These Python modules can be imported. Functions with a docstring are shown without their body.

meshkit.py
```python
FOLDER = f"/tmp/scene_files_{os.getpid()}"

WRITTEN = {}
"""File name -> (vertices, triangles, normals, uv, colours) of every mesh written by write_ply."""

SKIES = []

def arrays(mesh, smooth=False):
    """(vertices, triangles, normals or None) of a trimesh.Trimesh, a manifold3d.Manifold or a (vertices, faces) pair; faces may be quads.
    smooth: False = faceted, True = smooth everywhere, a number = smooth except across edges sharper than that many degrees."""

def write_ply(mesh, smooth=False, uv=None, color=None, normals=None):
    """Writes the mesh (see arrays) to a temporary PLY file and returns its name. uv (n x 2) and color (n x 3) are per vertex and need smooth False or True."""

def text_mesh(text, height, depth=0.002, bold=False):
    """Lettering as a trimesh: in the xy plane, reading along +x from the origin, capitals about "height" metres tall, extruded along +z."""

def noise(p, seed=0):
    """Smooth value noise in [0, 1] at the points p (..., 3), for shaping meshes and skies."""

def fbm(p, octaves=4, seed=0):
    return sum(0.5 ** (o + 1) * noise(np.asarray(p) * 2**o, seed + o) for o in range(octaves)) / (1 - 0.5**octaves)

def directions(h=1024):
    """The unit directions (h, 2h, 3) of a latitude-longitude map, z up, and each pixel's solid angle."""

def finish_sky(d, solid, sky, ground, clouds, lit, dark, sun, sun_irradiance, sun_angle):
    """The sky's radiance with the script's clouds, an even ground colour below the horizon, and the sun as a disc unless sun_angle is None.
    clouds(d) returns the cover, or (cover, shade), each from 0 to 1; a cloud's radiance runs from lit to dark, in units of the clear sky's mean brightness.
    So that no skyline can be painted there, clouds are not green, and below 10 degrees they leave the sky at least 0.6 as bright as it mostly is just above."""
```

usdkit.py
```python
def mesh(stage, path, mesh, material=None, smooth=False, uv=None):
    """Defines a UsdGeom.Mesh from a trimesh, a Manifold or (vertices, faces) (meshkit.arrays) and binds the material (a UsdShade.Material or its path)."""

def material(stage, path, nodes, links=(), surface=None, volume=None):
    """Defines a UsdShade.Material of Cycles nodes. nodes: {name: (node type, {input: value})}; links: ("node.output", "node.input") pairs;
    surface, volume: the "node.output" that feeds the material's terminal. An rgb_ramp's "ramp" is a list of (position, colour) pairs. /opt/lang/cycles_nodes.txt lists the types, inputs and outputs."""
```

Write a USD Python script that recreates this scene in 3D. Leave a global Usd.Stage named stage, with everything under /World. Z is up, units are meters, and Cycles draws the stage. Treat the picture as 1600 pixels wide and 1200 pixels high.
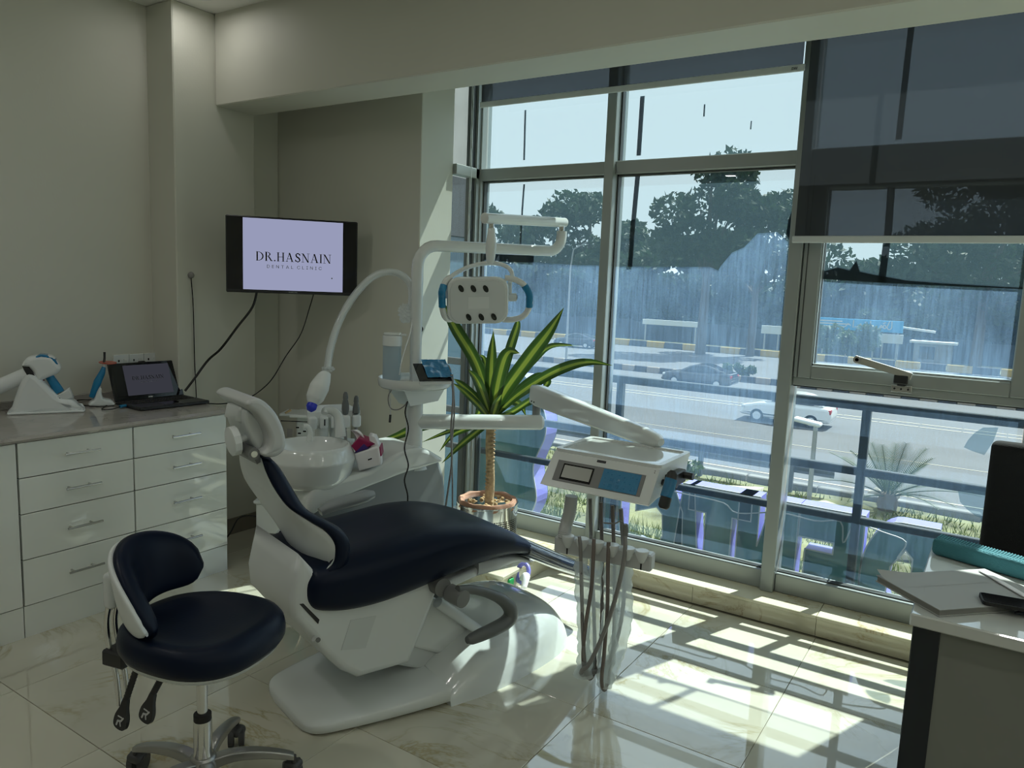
import math, random
import numpy as np, trimesh, shapely
from shapely.geometry import Polygon, LineString, Point, box as sbox
from shapely.ops import unary_union
from shapely import affinity
import manifold3d as m3
import usdkit, meshkit
from pxr import Usd, UsdGeom, UsdLux, UsdShade, Gf, Sdf

random.seed(7)
rng = np.random.default_rng(7)
stage = Usd.Stage.CreateInMemory()
UsdGeom.SetStageUpAxis(stage, "Z")
UsdGeom.SetStageMetersPerUnit(stage, 1.0)
UsdGeom.Xform.Define(stage, "/World")
UsdGeom.Scope.Define(stage, "/World/Looks")

# ------------------------------------------------------------ camera
EYE = np.array([0.0, 0.0, 1.6])
YAW, PITCH, ROLL, FPX = math.radians(32.934566), math.radians(7.529728), math.radians(2.235986), 1180.2048
_f = np.array([-math.sin(YAW) * math.cos(PITCH), math.cos(YAW) * math.cos(PITCH), -math.sin(PITCH)])
_r = np.cross(_f, [0, 0, 1]); _r /= np.linalg.norm(_r); _u = np.cross(_r, _f)
_c, _s = math.cos(ROLL), math.sin(ROLL)
RIGHT, UP, FWD = _c * _r + _s * _u, -_s * _r + _c * _u, _f
cam = UsdGeom.Camera.Define(stage, "/World/camera")
cam.AddTransformOp().Set(Gf.Matrix4d(*[float(x) for row in ((*RIGHT, 0), (*UP, 0), (*(-FWD), 0), (*EYE, 1)) for x in row]))
cam.CreateHorizontalApertureAttr(36.0)
cam.CreateVerticalApertureAttr(27.0)
cam.CreateFocalLengthAttr(36.0 * FPX / 1600.0)
cam.CreateClippingRangeAttr(Gf.Vec2f(0.05, 2000.0))
cam.CreateExposureAttr(EXPOSURE := 0.0)

# ------------------------------------------------------------ sun and sky
SUN_AZ, SUN_EL = 21.0, 56.5            # degrees from +Y towards +X; elevation
sun = UsdLux.DistantLight.Define(stage, "/World/sun")
sun.CreateIntensityAttr(SUN_I := 2.9)
sun.CreateAngleAttr(0.53)
sun.CreateNormalizeAttr(True)
sun.CreateColorAttr(Gf.Vec3f(1.0, 0.95, 0.84))
_a, _e = math.radians(SUN_AZ), math.radians(SUN_EL)
_z = np.array([math.sin(_a) * math.cos(_e), math.cos(_a) * math.cos(_e), math.sin(_e)])   # towards the sun
_x = np.cross([0, 0, 1], _z); _x /= np.linalg.norm(_x); _y = np.cross(_z, _x)
sun.AddTransformOp().Set(Gf.Matrix4d(*[float(v) for row in ((*_x, 0), (*_y, 0), (*_z, 0), (0, 0, 0, 1)) for v in row]))
sky = UsdLux.DomeLight.Define(stage, "/World/sky")
sky.CreateIntensityAttr(SKY_I := 0.47)
sky.CreateColorAttr(Gf.Vec3f(0.90, 0.95, 0.98))

# ------------------------------------------------------------ materials
MATS = {}
def shade(name, nodes, links=(), surface="p.BSDF"):
    MATS[name] = usdkit.material(stage, "/World/Looks/" + name, nodes, links, surface=surface)
    return MATS[name]
def plain(name, col, rough=0.5, metal=0.0, bump=0.0, bscale=60.0, vary=0.0, vscale=4.0, **kw):
    """principled with optional noise in tone and fine relief"""
    n = {"p": ("principled_bsdf", {"base_color": col, "roughness": rough, "metallic": metal, **kw})}
    l = []
    if vary or bump:
        n["g"] = ("texture_coordinate", {})
    if vary:
        n["nv"] = ("noise_texture", {"scale": vscale, "detail": 4.0})
        n["rv"] = ("rgb_ramp", {"ramp": [(0.3, tuple(c * (1 - vary) for c in col)), (0.7, tuple(min(1, c * (1 + vary)) for c in col))]})
        l += [("g.object", "nv.vector"), ("nv.fac", "rv.fac"), ("rv.color", "p.base_color")]
    if bump:
        n["nb"] = ("noise_texture", {"scale": bscale, "detail": 3.0})
        n["b"] = ("bump", {"strength": bump, "distance": 0.01})
        l += [("g.object", "nb.vector"), ("nb.fac", "b.height"), ("b.normal", "p.normal")]
    return shade(name, n, l)
def emit(name, col, strength):
    return shade(name, {"e": ("emission", {"color": col, "strength": strength})}, (), "e.emission")
def veil(name, tint, opacity, col, rough=0.15, gloss=True):
    """thin clear sheet: tinted see-through with a fresnel sheen and some milky scatter"""
    n = {"t": ("transparent_bsdf", {"color": tint}), "d": ("diffuse_bsdf", {"color": col}), "tr": ("translucent_bsdf", {"color": col}),
         "m1": ("mix_closure", {"fac": 0.5}), "m2": ("mix_closure", {"fac": opacity}),
         "g": ("glossy_bsdf", {"color": (1, 1, 1), "roughness": rough}), "w": ("layer_weight", {"blend": 0.5}), "pw": ("math", {"math_type": "power", "value2": 4.0}), "f": ("math", {"math_type": "multiply_add", "value2": 0.45, "value3": 0.035}), "m3": ("mix_closure", {})}
    l = [("d.BSDF", "m1.closure1"), ("tr.BSDF", "m1.closure2"), ("t.BSDF", "m2.closure1"), ("m1.closure", "m2.closure2"),
         ("m2.closure", "m3.closure1"), ("g.BSDF", "m3.closure2"), ("w.facing", "pw.value1"), ("pw.value", "f.value1"), ("f.value", "m3.fac")]
    return shade(name, n, l, "m3.closure")

plain("wall_paint", (0.62, 0.62, 0.545), 0.55, bump=0.03, bscale=90)
plain("ceiling_paint", (0.78, 0.78, 0.74), 0.6)
plain("white_gloss", (0.72, 0.76, 0.75), 0.12, coat_weight=0.5)
plain("white_plastic", (0.74, 0.78, 0.78), 0.25)
plain("off_white_plastic", (0.64, 0.68, 0.68), 0.35)
plain("grey_plastic", (0.14, 0.15, 0.15), 0.4)
plain("light_grey_plastic", (0.55, 0.57, 0.57), 0.35)
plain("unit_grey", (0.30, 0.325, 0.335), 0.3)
plain("dark_plastic", (0.02, 0.021, 0.023), 0.35)
plain("black_gloss", (0.008, 0.008, 0.01), 0.08)
plain("black_rubber", (0.015, 0.015, 0.015), 0.6)
plain("caster_grey", (0.06, 0.06, 0.062), 0.45)
plain("chrome", (0.75, 0.75, 0.75), 0.12, 1.0)
plain("brushed_steel", (0.60, 0.60, 0.58), 0.28, 1.0)
plain("cast_aluminium", (0.42, 0.42, 0.42), 0.32, 1.0)
plain("aluminium_frame", (0.36, 0.39, 0.38), 0.35, 0.25)
plain("dark_frame", (0.055, 0.06, 0.06), 0.4)
plain("navy_leather", (0.003, 0.008, 0.024), 0.40, bump=0.04, bscale=160, specular_ior_level=0.2)
plain("navy_under_plastic", (0.022, 0.032, 0.058), 0.12, bump=0.35, bscale=14, coat_weight=1.0, coat_roughness=0.06)
plain("cabinet_white", (0.86, 0.89, 0.84), 0.04, coat_weight=1.0)
plain("cabinet_edge", (0.16, 0.16, 0.15), 0.5)
plain("terracotta", (0.42, 0.22, 0.14), 0.7, vary=0.25, vscale=14, bump=0.25, bscale=30)
plain("soil", (0.36, 0.24, 0.12), 0.95, vary=0.4, vscale=30, bump=0.8, bscale=40)
plain("bark", (0.42, 0.30, 0.17), 0.85, vary=0.3, vscale=40, bump=0.5, bscale=60)
plain("tree_bark", (0.07, 0.055, 0.04), 0.9)
plain("blue_film", (0.01, 0.17, 0.36), 0.2, coat_weight=0.6, bump=0.2, bscale=60)
plain("blue_tape", (0.01, 0.20, 0.40), 0.35, bump=0.3, bscale=90)
plain("royal_blue", (0.01, 0.03, 0.55), 0.3)
plain("teal_plastic", (0.05, 0.32, 0.33), 0.4, bump=0.2, bscale=50)
plain("green_plastic", (0.01, 0.32, 0.08), 0.4)
plain("red_plastic", (0.30, 0.03, 0.02), 0.4)
plain("orange_shield", (0.45, 0.06, 0.03), 0.2)
plain("tissue_white", (0.86, 0.86, 0.88), 0.8)
plain("magenta_print", (0.32, 0.015, 0.09), 0.45)
plain("violet_print", (0.06, 0.03, 0.20), 0.45)
plain("lens_grey", (0.018, 0.024, 0.022), 0.15)
plain("screen_grey", (0.42, 0.43, 0.40), 0.25)
plain("panel_grey", (0.20, 0.205, 0.205), 0.4)
plain("black_ink", (0.01, 0.01, 0.012), 0.6)
plain("grey_ink", (0.22, 0.23, 0.25), 0.6)
plain("wood_stick", (0.45, 0.33, 0.18), 0.7)
plain("hose_grey", (0.25, 0.245, 0.24), 0.4)
plain("hose_brown", (0.19, 0.16, 0.145), 0.45)
plain("cable_black", (0.008, 0.008, 0.008), 0.5)
plain("desk_laminate", (0.22, 0.23, 0.21), 0.35, vary=0.05)
plain("desk_stripe", (0.012, 0.017, 0.024), 0.4)
plain("desk_top_white", (0.62, 0.65, 0.63), 0.04, coat_weight=0.5)
plain("paper_grey", (0.40, 0.41, 0.40), 0.65)
plain("paper_edge", (0.25, 0.25, 0.235), 0.8)
plain("chair_fabric", (0.008, 0.009, 0.010), 0.95, bump=0.4, bscale=300)
plain("teal_fabric", (0.05, 0.20, 0.24), 0.8, bump=0.3, bscale=120)
plain("dark_grout", (0.20, 0.18, 0.13), 0.8)
emit("tv_white", (0.50, 0.53, 0.78), 0.62)
emit("laptop_white", (0.34, 0.35, 0.45), 0.11)
emit("lamp_glow", (1.0, 0.98, 0.93), 5.0)

def marble(name, base, vein, scale, rough, grey=0.0, spec=0.5, coat=0.0):
    """stone with drifting tone and thin warped veins; every piece shifts the pattern by its own random"""
    n = {"tc": ("geometry", {}), "oi": ("object_info", {}), "sh": ("vector_math", {"math_type": "scale", "vector1": (13.0, 7.0, 3.0)}),
         "ad": ("vector_math", {"math_type": "add"}),
         "n1": ("noise_texture", {"scale": scale * 0.7, "detail": 5.0, "distortion": 0.6}),
         "n2": ("noise_texture", {"scale": scale, "detail": 6.0, "roughness": 0.62, "distortion": 1.3}),
         "s": ("math", {"math_type": "subtract", "value2": 0.5}), "ab": ("math", {"math_type": "absolute"}),
         "rv": ("rgb_ramp", {"ramp": [(0.0, (0.8, 0.8, 0.8)), (0.007, (0.45, 0.45, 0.45)), (0.028, (0, 0, 0))]}),
         "rb": ("rgb_ramp", {"ramp": [(0.25, tuple(c * 0.82 for c in base)), (0.5, base), (0.75, tuple(min(1, c * 1.08) for c in base))]}),
         "n3": ("noise_texture", {"scale": scale * 1.6, "detail": 2.0}), "rm": ("rgb_ramp", {"ramp": [(0.45, (0, 0, 0)), (0.62, (0.9, 0.9, 0.9))]}),
         "mm": ("math", {"math_type": "multiply"}),
         "mx": ("mix_color", {"b": vein}), "p": ("principled_bsdf", {"roughness": rough, "specular_ior_level": spec, "coat_weight": coat, "coat_ior": 1.6, "coat_roughness": 0.02})}
    l = [("oi.random", "sh.scale"), ("tc.position", "ad.vector1"), ("sh.vector", "ad.vector2"), ("ad.vector", "n1.vector"), ("ad.vector", "n2.vector"), ("ad.vector", "n3.vector"),
         ("n2.fac", "s.value1"), ("s.value", "ab.value1"), ("ab.value", "rv.fac"), ("n1.fac", "rb.fac"), ("n3.fac", "rm.fac"),
         ("rv.color", "mm.value1"), ("rm.color", "mm.value2"), ("mm.value", "mx.fac"), ("rb.color", "mx.a"), ("mx.result", "p.base_color")]
    return shade(name, n, l)
marble("floor_marble", (0.61, 0.59, 0.48), (0.34, 0.28, 0.11), 1.1, 0.03, spec=1.0, coat=0.7)
marble("sill_marble", (0.66, 0.62, 0.46), (0.36, 0.25, 0.10), 2.2, 0.08)
marble("baseboard_marble", (0.22, 0.20, 0.16), (0.08, 0.07, 0.05), 3.0, 0.12)
marble("counter_marble", (0.42, 0.40, 0.37), (0.17, 0.16, 0.15), 6.0, 0.07)

# window glass, its film and the dust on it
shade("window_glass", {"t": ("transparent_bsdf", {"color": (0.885, 0.957, 0.972)}), "g": ("glossy_bsdf", {"roughness": 0.0}), "w": ("layer_weight", {"blend": 0.5}), "pw": ("math", {"math_type": "power", "value2": 4.0}), "f": ("math", {"math_type": "multiply_add", "value2": 0.30, "value3": 0.02}), "m": ("mix_closure", {})},
      [("t.BSDF", "m.closure1"), ("g.BSDF", "m.closure2"), ("w.facing", "pw.value1"), ("pw.value", "f.value1"), ("f.value", "m.fac")], "m.closure")
shade("window_film", {"t": ("transparent_bsdf", {"color": (0.58, 0.61, 0.61)}), "d": ("translucent_bsdf", {"color": (0.26, 0.42, 0.54)}), "m": ("mix_closure", {"fac": 0.10})},
      [("t.BSDF", "m.closure1"), ("d.BSDF", "m.closure2")], "m.closure")
shade("film_edge", {"t": ("transparent_bsdf", {"color": (0.5, 0.55, 0.6)}), "d": ("diffuse_bsdf", {"color": (0.01, 0.012, 0.014)}), "m": ("mix_closure", {"fac": 0.90})},
      [("t.BSDF", "m.closure1"), ("d.BSDF", "m.closure2")], "m.closure")
def dust(name, lo, hi):
    shade(name, {"g": ("geometry", {}), "mp": ("mapping", {"scale": (24.0, 1.0, 1.5)}), "n": ("noise_texture", {"scale": 2.6, "detail": 6.0, "roughness": 0.75}),
                 "mp2": ("mapping", {"scale": (1.0, 1.0, 1.0)}), "n2": ("noise_texture", {"scale": 2.3, "detail": 3.0}),
                 "ml": ("math", {"math_type": "multiply"}),
                 "r": ("map_range", {"from_min": 0.08, "from_max": 0.46, "to_min": lo, "to_max": hi, "clamp": True}),
                 "t": ("transparent_bsdf", {"color": (0.93, 0.97, 1.0)}), "tr": ("translucent_bsdf", {"color": (0.36, 0.58, 0.92)}), "d": ("diffuse_bsdf", {"color": (0.5, 0.62, 0.75)}),
                 "m1": ("mix_closure", {"fac": 0.25}), "m": ("mix_closure", {})},
          [("g.position", "mp.vector"), ("mp.vector", "n.vector"), ("g.position", "mp2.vector"), ("mp2.vector", "n2.vector"), ("n.fac", "ml.value1"), ("n2.fac", "ml.value2"),
           ("ml.value", "r.value"), ("r.result", "m.fac"), ("tr.BSDF", "m1.closure1"), ("d.BSDF", "m1.closure2"), ("t.BSDF", "m.closure1"), ("m1.closure", "m.closure2")], "m.closure")
dust("window_dust", 0.09, 0.37)
dust("window_dust_light", 0.03, 0.15)
veil("plastic_sleeve", (0.92, 0.95, 0.95), 0.42, (0.90, 0.93, 0.93), 0.12)
veil("plastic_wrap", (0.95, 0.96, 0.96), 0.30, (0.85, 0.87, 0.87), 0.12)
veil("frosted_bottle", (0.80, 0.86, 0.88), 0.55, (0.72, 0.80, 0.84), 0.3)
veil("clear_glass_table", (0.86, 0.93, 0.90), 0.04, (0.7, 0.8, 0.78), 0.0)
veil("blind_fabric", (0.17, 0.18, 0.20), 0.60, (0.05, 0.054, 0.062), 0.7)
veil("sign_back", (0.50, 0.64, 0.62), 0.58, (0.20, 0.34, 0.33), 0.15)

# ------------------------------------------------------------ mesh helpers
def arr(p): return np.asarray(p, float)
def tm(v, f): return trimesh.Trimesh(np.asarray(v, float), np.asarray(f, int), process=False)
def from_manifold(m):
    k = m.to_mesh(); return tm(k.vert_properties[:, :3], k.tri_verts)
def cat(*ms):
    ms = [m for m in ms if m is not None]
    return trimesh.util.concatenate(ms) if len(ms) > 1 else ms[0]
def bx(x0, x1, y0, y1, z0, z1, b=0.0):
    """box, chamfered by b"""
    lo, hi = arr([min(x0, x1), min(y0, y1), min(z0, z1)]), arr([max(x0, x1), max(y0, y1), max(z0, z1)])
    if b <= 0:
        m = trimesh.creation.box(hi - lo); m.apply_translation((lo + hi) / 2); return m
    b = min(b, 0.49 * float((hi - lo).min()))
    pts = []
    for k in range(3):
        a, c = lo + b, hi - b
        a[k], c[k] = lo[k], hi[k]
        pts += [[(a, c)[i][0], (a, c)[j][1], (a, c)[l][2]] for i in (0, 1) for j in (0, 1) for l in (0, 1)]
    return from_manifold(m3.Manifold.hull_points(arr(pts)))
def hull(pts): return from_manifold(m3.Manifold.hull_points(arr(pts)))
def rbox(c, s, r, n=12):
    c, s = arr(c), arr(s) / 2 - r
    sp = m3.Manifold.sphere(r, n)
    return from_manifold(m3.Manifold.batch_hull([sp.translate(tuple(c + s * arr(k))) for k in np.ndindex(2, 2, 2) for k in [arr(k) * 2 - 1]]))
def spheres_hull(items, n=14):
    return from_manifold(m3.Manifold.batch_hull([m3.Manifold.sphere(r, n).translate(tuple(map(float, p))) for p, r in items]))
def spline(pts, n=8):
    """Catmull-Rom through the points"""
    p = arr(pts)
    if len(p) < 3: return p
    q = np.vstack([2 * p[0] - p[1], p, 2 * p[-1] - p[-2]])
    out = []
    for i in range(1, len(q) - 2):
        for t in np.linspace(0, 1, n, endpoint=False):
            a, b, c, d = q[i - 1:i + 3]
            out.append(0.5 * (2 * b + (c - a) * t + (2 * a - 5 * b + 4 * c - d) * t * t + (3 * b - a - 3 * c + d) * t ** 3))
    return np.vstack([out, p[-1:]])
def frames(p):
    t = np.gradient(p, axis=0); t /= np.linalg.norm(t, axis=1, keepdims=True) + 1e-12
    ref = arr([0, 0, 1.0]) if abs(t[0][2]) < 0.9 else arr([1.0, 0, 0])
    n = np.cross(t[0], ref); n /= np.linalg.norm(n)
    N = [n]
    for i in range(1, len(p)):
        n = N[-1] - t[i] * (N[-1] @ t[i]); N.append(n / (np.linalg.norm(n) + 1e-12))
    N = arr(N); return t, N, np.cross(t, N)
def tube(pts, r, n=10, smooth=0, flat=1.0):
    """swept round bar with closed ends; r a number or one per point"""
    p = arr(pts); r = np.broadcast_to(arr(r), (len(p),)).astype(float)
    if smooth:
        q = spline(p, smooth); r = np.interp(np.linspace(0, 1, len(q)), np.linspace(0, 1, len(p)), r); p = q
    t, N, B = frames(p)
    a = np.linspace(0, 2 * np.pi, n, endpoint=False)
    v = (p[:, None] + r[:, None, None] * (np.cos(a)[None, :, None] * N[:, None] * flat + np.sin(a)[None, :, None] * B[:, None])).reshape(-1, 3)
    f = []
    for i in range(len(p) - 1):
        for j in range(n):
            k = (j + 1) % n
            f += [[i * n + j, i * n + k, (i + 1) * n + k], [i * n + j, (i + 1) * n + k, (i + 1) * n + j]]
    e = len(v); v = np.vstack([v, p[:1], p[-1:]])
    for j in range(n):
        k = (j + 1) % n
        f += [[e, k, j], [e + 1, (len(p) - 1) * n + j, (len(p) - 1) * n + k]]
    m = tm(v, f)
    if m.volume < 0: m.invert()
    return m
def loft(rings, caps=True):
    """rings: list of (n,3) loops joined in order; flat ends closed with a fan"""
    R = arr(rings); k, n = R.shape[:2]; v = R.reshape(-1, 3); f = []
    for i in range(k - 1):
        for j in range(n):
            l = (j + 1) % n
            f += [[i * n + j, i * n + l, (i + 1) * n + l], [i * n + j, (i + 1) * n + l, (i + 1) * n + j]]
    if caps:
        e = len(v); v = np.vstack([v, R[0].mean(0), R[-1].mean(0)])
        for j in range(n):
            l = (j + 1) % n
            f += [[e, l, j], [e + 1, (k - 1) * n + j, (k - 1) * n + l]]
    m = tm(v, f)
    if m.volume < 0: m.invert()
    return m
def lathe(prof, n=32, at=(0, 0, 0), sx=1.0, sy=1.0):
    a = np.linspace(0, 2 * np.pi, n, endpoint=False)
    m = loft([np.stack([r * np.cos(a) * sx, r * np.sin(a) * sy, np.full(n, z)], 1) for r, z in prof]); m.apply_translation(at); return m
def ext(poly, h, z0=0.0):
    """prism of a shapely polygon (or points) along z"""
    g = poly if hasattr(poly, "geom_type") else Polygon(poly)
    out = []
    for q in getattr(g, "geoms", [g]):
        m = trimesh.creation.extrude_polygon(q, h, engine="earcut"); m.apply_translation((0, 0, z0)); out.append(m)
    return cat(*out)
def puff(poly, hw, bev, steps=4, inner=None):
    """solid with the outline poly (in x, z) and rounded rims, spanning y = -hw..hw"""
    p = arr(poly)
    if Polygon(p).exterior.is_ccw is False: p = p[::-1]
    d = np.roll(p, -1, 0) - p; d /= np.linalg.norm(d, axis=1, keepdims=True) + 1e-12
    nrm = np.stack([d[:, 1], -d[:, 0]], 1); nv = nrm + np.roll(nrm, 1, 0); nv /= np.maximum(np.linalg.norm(nv, axis=1, keepdims=True), 0.5)
    rings, ys = [], []
    for k in range(steps + 1):
        a = k / steps * np.pi / 2
        rings.append(p - nv * bev * (1 - math.sin(a))); ys.append(-hw + bev * (1 - math.cos(a)))
    rings += [r for r in rings[::-1]]; ys += [-y for y in ys[::-1]]
    n = len(p); v = np.vstack([np.stack([r[:, 0], np.full(n, y), r[:, 1]], 1) for r, y in zip(rings, ys)]); f = []
    for i in range(len(rings) - 1):
        for j in range(n):
            l = (j + 1) % n
            f += [[i * n + j, (i + 1) * n + l, i * n + l], [i * n + j, (i + 1) * n + j, (i + 1) * n + l]]
    for base in (0, (len(rings) - 1) * n):
        try:
            _, tri = trimesh.creation.triangulate_polygon(Polygon(rings[0]), engine="earcut")
            f += [[base + (q if q < n else 0) for q in (t if base else t[::-1])] for t in tri]
        except Exception:
            pass
    m = tm(v, f)
    if m.volume < 0: m.invert()
    return m
def rect_ring(w, h, r, k=5, cx=0.0, cy=0.0):
    """rounded rectangle as 2-D points"""
    r = min(r, w / 2 - 1e-4, h / 2 - 1e-4); out = []
    for sx, sy, a0 in ((1, 1, 0), (-1, 1, 90), (-1, -1, 180), (1, -1, 270)):
        for a in np.radians(np.linspace(a0, a0 + 90, k)):
            out.append((cx + sx * (w / 2 - r) + r * math.cos(a), cy + sy * (h / 2 - r) + r * math.sin(a)))
    return arr(out)
def smooth_poly(pts, n=6):
    p = arr(pts); q = np.vstack([p[-1], p, p[:2]]); out = []
    for i in range(1, len(q) - 2):
        for t in np.linspace(0, 1, n, endpoint=False):
            a, b, c, d = q[i - 1:i + 3]
            out.append(0.5 * (2 * b + (c - a) * t + (2 * a - 5 * b + 4 * c - d) * t * t + (3 * b - a - 3 * c + d) * t ** 3))
    return arr(out)
def mv(m, loc=(0, 0, 0), rz=0.0, rx=0.0, ry=0.0):
    """rotate about x, then y, then z (degrees), then move"""
    m = m.copy(); R = trimesh.transformations.rotation_matrix
    for a, ax in ((rx, [1, 0, 0]), (ry, [0, 1, 0]), (rz, [0, 0, 1])):
        if a: m.apply_transform(R(math.radians(a), ax))
    m.apply_translation(loc); return m
def place(m, o, X, Y):
    """the mesh's x, y axes laid along X and Y, its origin at o"""
    X = arr(X) / np.linalg.norm(X); Y = arr(Y) - X * (arr(Y) @ X); Y /= np.linalg.norm(Y); T = np.eye(4)
    T[:3, 0], T[:3, 1], T[:3, 2], T[:3, 3] = X, Y, np.cross(X, Y), o
    m = m.copy(); m.apply_transform(T); return m
def cyl(a, b, r, r2=None, n=20): return tube([a, b], [r, r if r2 is None else r2], n)
def pt(px, py, d):
    """point seen at a pixel of the 1600 x 1200 photograph, d metres deep"""
    return EYE + d * (FWD + (px - 800) / FPX * RIGHT - (py - 600) / FPX * UP)
def ptz(px, py, z):
    r = FWD + (px - 800) / FPX * RIGHT - (py - 600) / FPX * UP
    return EYE + r * (z - EYE[2]) / r[2]
def pty(px, py, y):
    r = FWD + (px - 800) / FPX * RIGHT - (py - 600) / FPX * UP
    return EYE + r * y / r[1]

# ------------------------------------------------------------ naming
USED = {}
def fresh(parent, name):
    k = (parent, name); USED[k] = USED.get(k, -1) + 1
    return f"{parent}/{name}" if USED[k] == 0 else f"{parent}/{name}_{USED[k]:03d}"
def keys(prim, label=None, category=None, group=None, kind=None):
    for k, v in (("label", label), ("category", category), ("group", group), ("kind", kind)):
        if v: prim.SetCustomDataByKey(k, v)
    return prim
def thing(name, label, category, loc=(0, 0, 0), rz=0.0, group=None, kind=None):
    x = UsdGeom.Xform.Define(stage, fresh("/World", name))
    x.AddTranslateOp().Set(Gf.Vec3d(*map(float, loc)))
    if rz: x.AddRotateZOp().Set(float(rz))
    return keys(x.GetPrim(), label, category, group, kind)
def setting(name):
    return keys(UsdGeom.Xform.Define(stage, fresh("/World", name)).GetPrim(), kind="structure")
def part(parent, name, mesh, mat, smooth=35, label=None, kind=None, uv=None):
    m = usdkit.mesh(stage, fresh(str(parent.GetPath()), name), mesh, MATS[mat], smooth=smooth, uv=uv)
    return keys(m.GetPrim(), label, kind=kind)
def solo(name, mesh, mat, label=None, category=None, group=None, kind=None, smooth=35):
    m = usdkit.mesh(stage, fresh("/World", name), mesh, MATS[mat], smooth=smooth)
    return keys(m.GetPrim(), label, category, group, kind)
def copy(src, loc, rz=0.0, label=None, scale=None):
    was = src.GetCustomData(); name = src.GetName()
    x = UsdGeom.Xform.Define(stage, fresh("/World", name))
    x.AddTranslateOp().Set(Gf.Vec3d(*map(float, loc)))
    if rz: x.AddRotateZOp().Set(float(rz))
    if scale: x.AddScaleOp().Set(Gf.Vec3f(*map(float, scale)))
    return x, was
# ------------------------------------------------------------ room shell
CEIL, BEAM_Z = 3.03, 2.535
WX0, WX1 = -2.83, 3.2                    # glazed front
PY = 3.83                                # inner face of the frames
fl = setting("floor")
part(fl, "screed", bx(-4.2, 7.3, -3.4, 4.05, -0.16, -0.004), "dark_grout")
xs = [-4.125] + [-0.6 + 0.6 * k for k in range(-5, 14)]
ys = [1.245 + 0.6 * k for k in range(-7, 5)]
for i in range(len(xs) - 1):
    for j in range(len(ys) - 1):
        y1 = min(ys[j + 1], 3.72)
        part(fl, "floor_tile", bx(xs[i] + 0.001, xs[i + 1] - 0.001, ys[j] + 0.001, y1 - 0.001, -0.012, 0.0, 0.0012), "floor_marble", smooth=False)
ce = setting("ceiling")
part(ce, "ceiling_slab", bx(-4.4, 7.4, -3.5, 4.0, CEIL, CEIL + 0.25), "ceiling_paint", False)
w = setting("wall_left")
part(w, "wall_panel", bx(-4.4, -4.12, -3.4, 2.55, -0.1, CEIL), "wall_paint", False)
part(w, "column", bx(-4.4, -3.88, 2.525, 3.05, -0.1, CEIL, 0.006), "wall_paint", False)
part(w, "recess_panel", bx(-4.4, -3.985, 3.05, 3.32, -0.1, CEIL), "wall_paint", False)
w = setting("wall_back")
part(w, "wall_panel", bx(-4.4, -2.8, 3.31, 3.6, -0.1, CEIL, 0.004), "wall_paint", False)
w = setting("wall_right")
part(w, "wall_panel", bx(7.2, 7.4, -3.4, 4.05, -0.1, CEIL), "wall_paint", False)
w = setting("wall_rear")
part(w, "wall_panel", bx(-4.4, 7.4, -3.6, -3.4, -0.1, CEIL), "wall_paint", False)
w = setting("wall_front")
part(w, "spandrel", bx(-2.83, 7.3, 3.70, 3.96, -0.6, 0.09), "wall_paint", False)
part(w, "lintel", bx(-2.95, 7.3, 3.80, 4.0, 2.93, CEIL), "wall_paint", False)
t = setting("trim_1")
part(t, "ceiling_beam", bx(-3.878, 7.2, 2.783, 3.05, BEAM_Z, CEIL + 0.01, 0.006), "wall_paint", False)
b = setting("baseboard_left")
part(b, "skirting", bx(-3.88, -3.868, 2.53, 3.05, 0.001, 0.10), "baseboard_marble", False)
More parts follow.
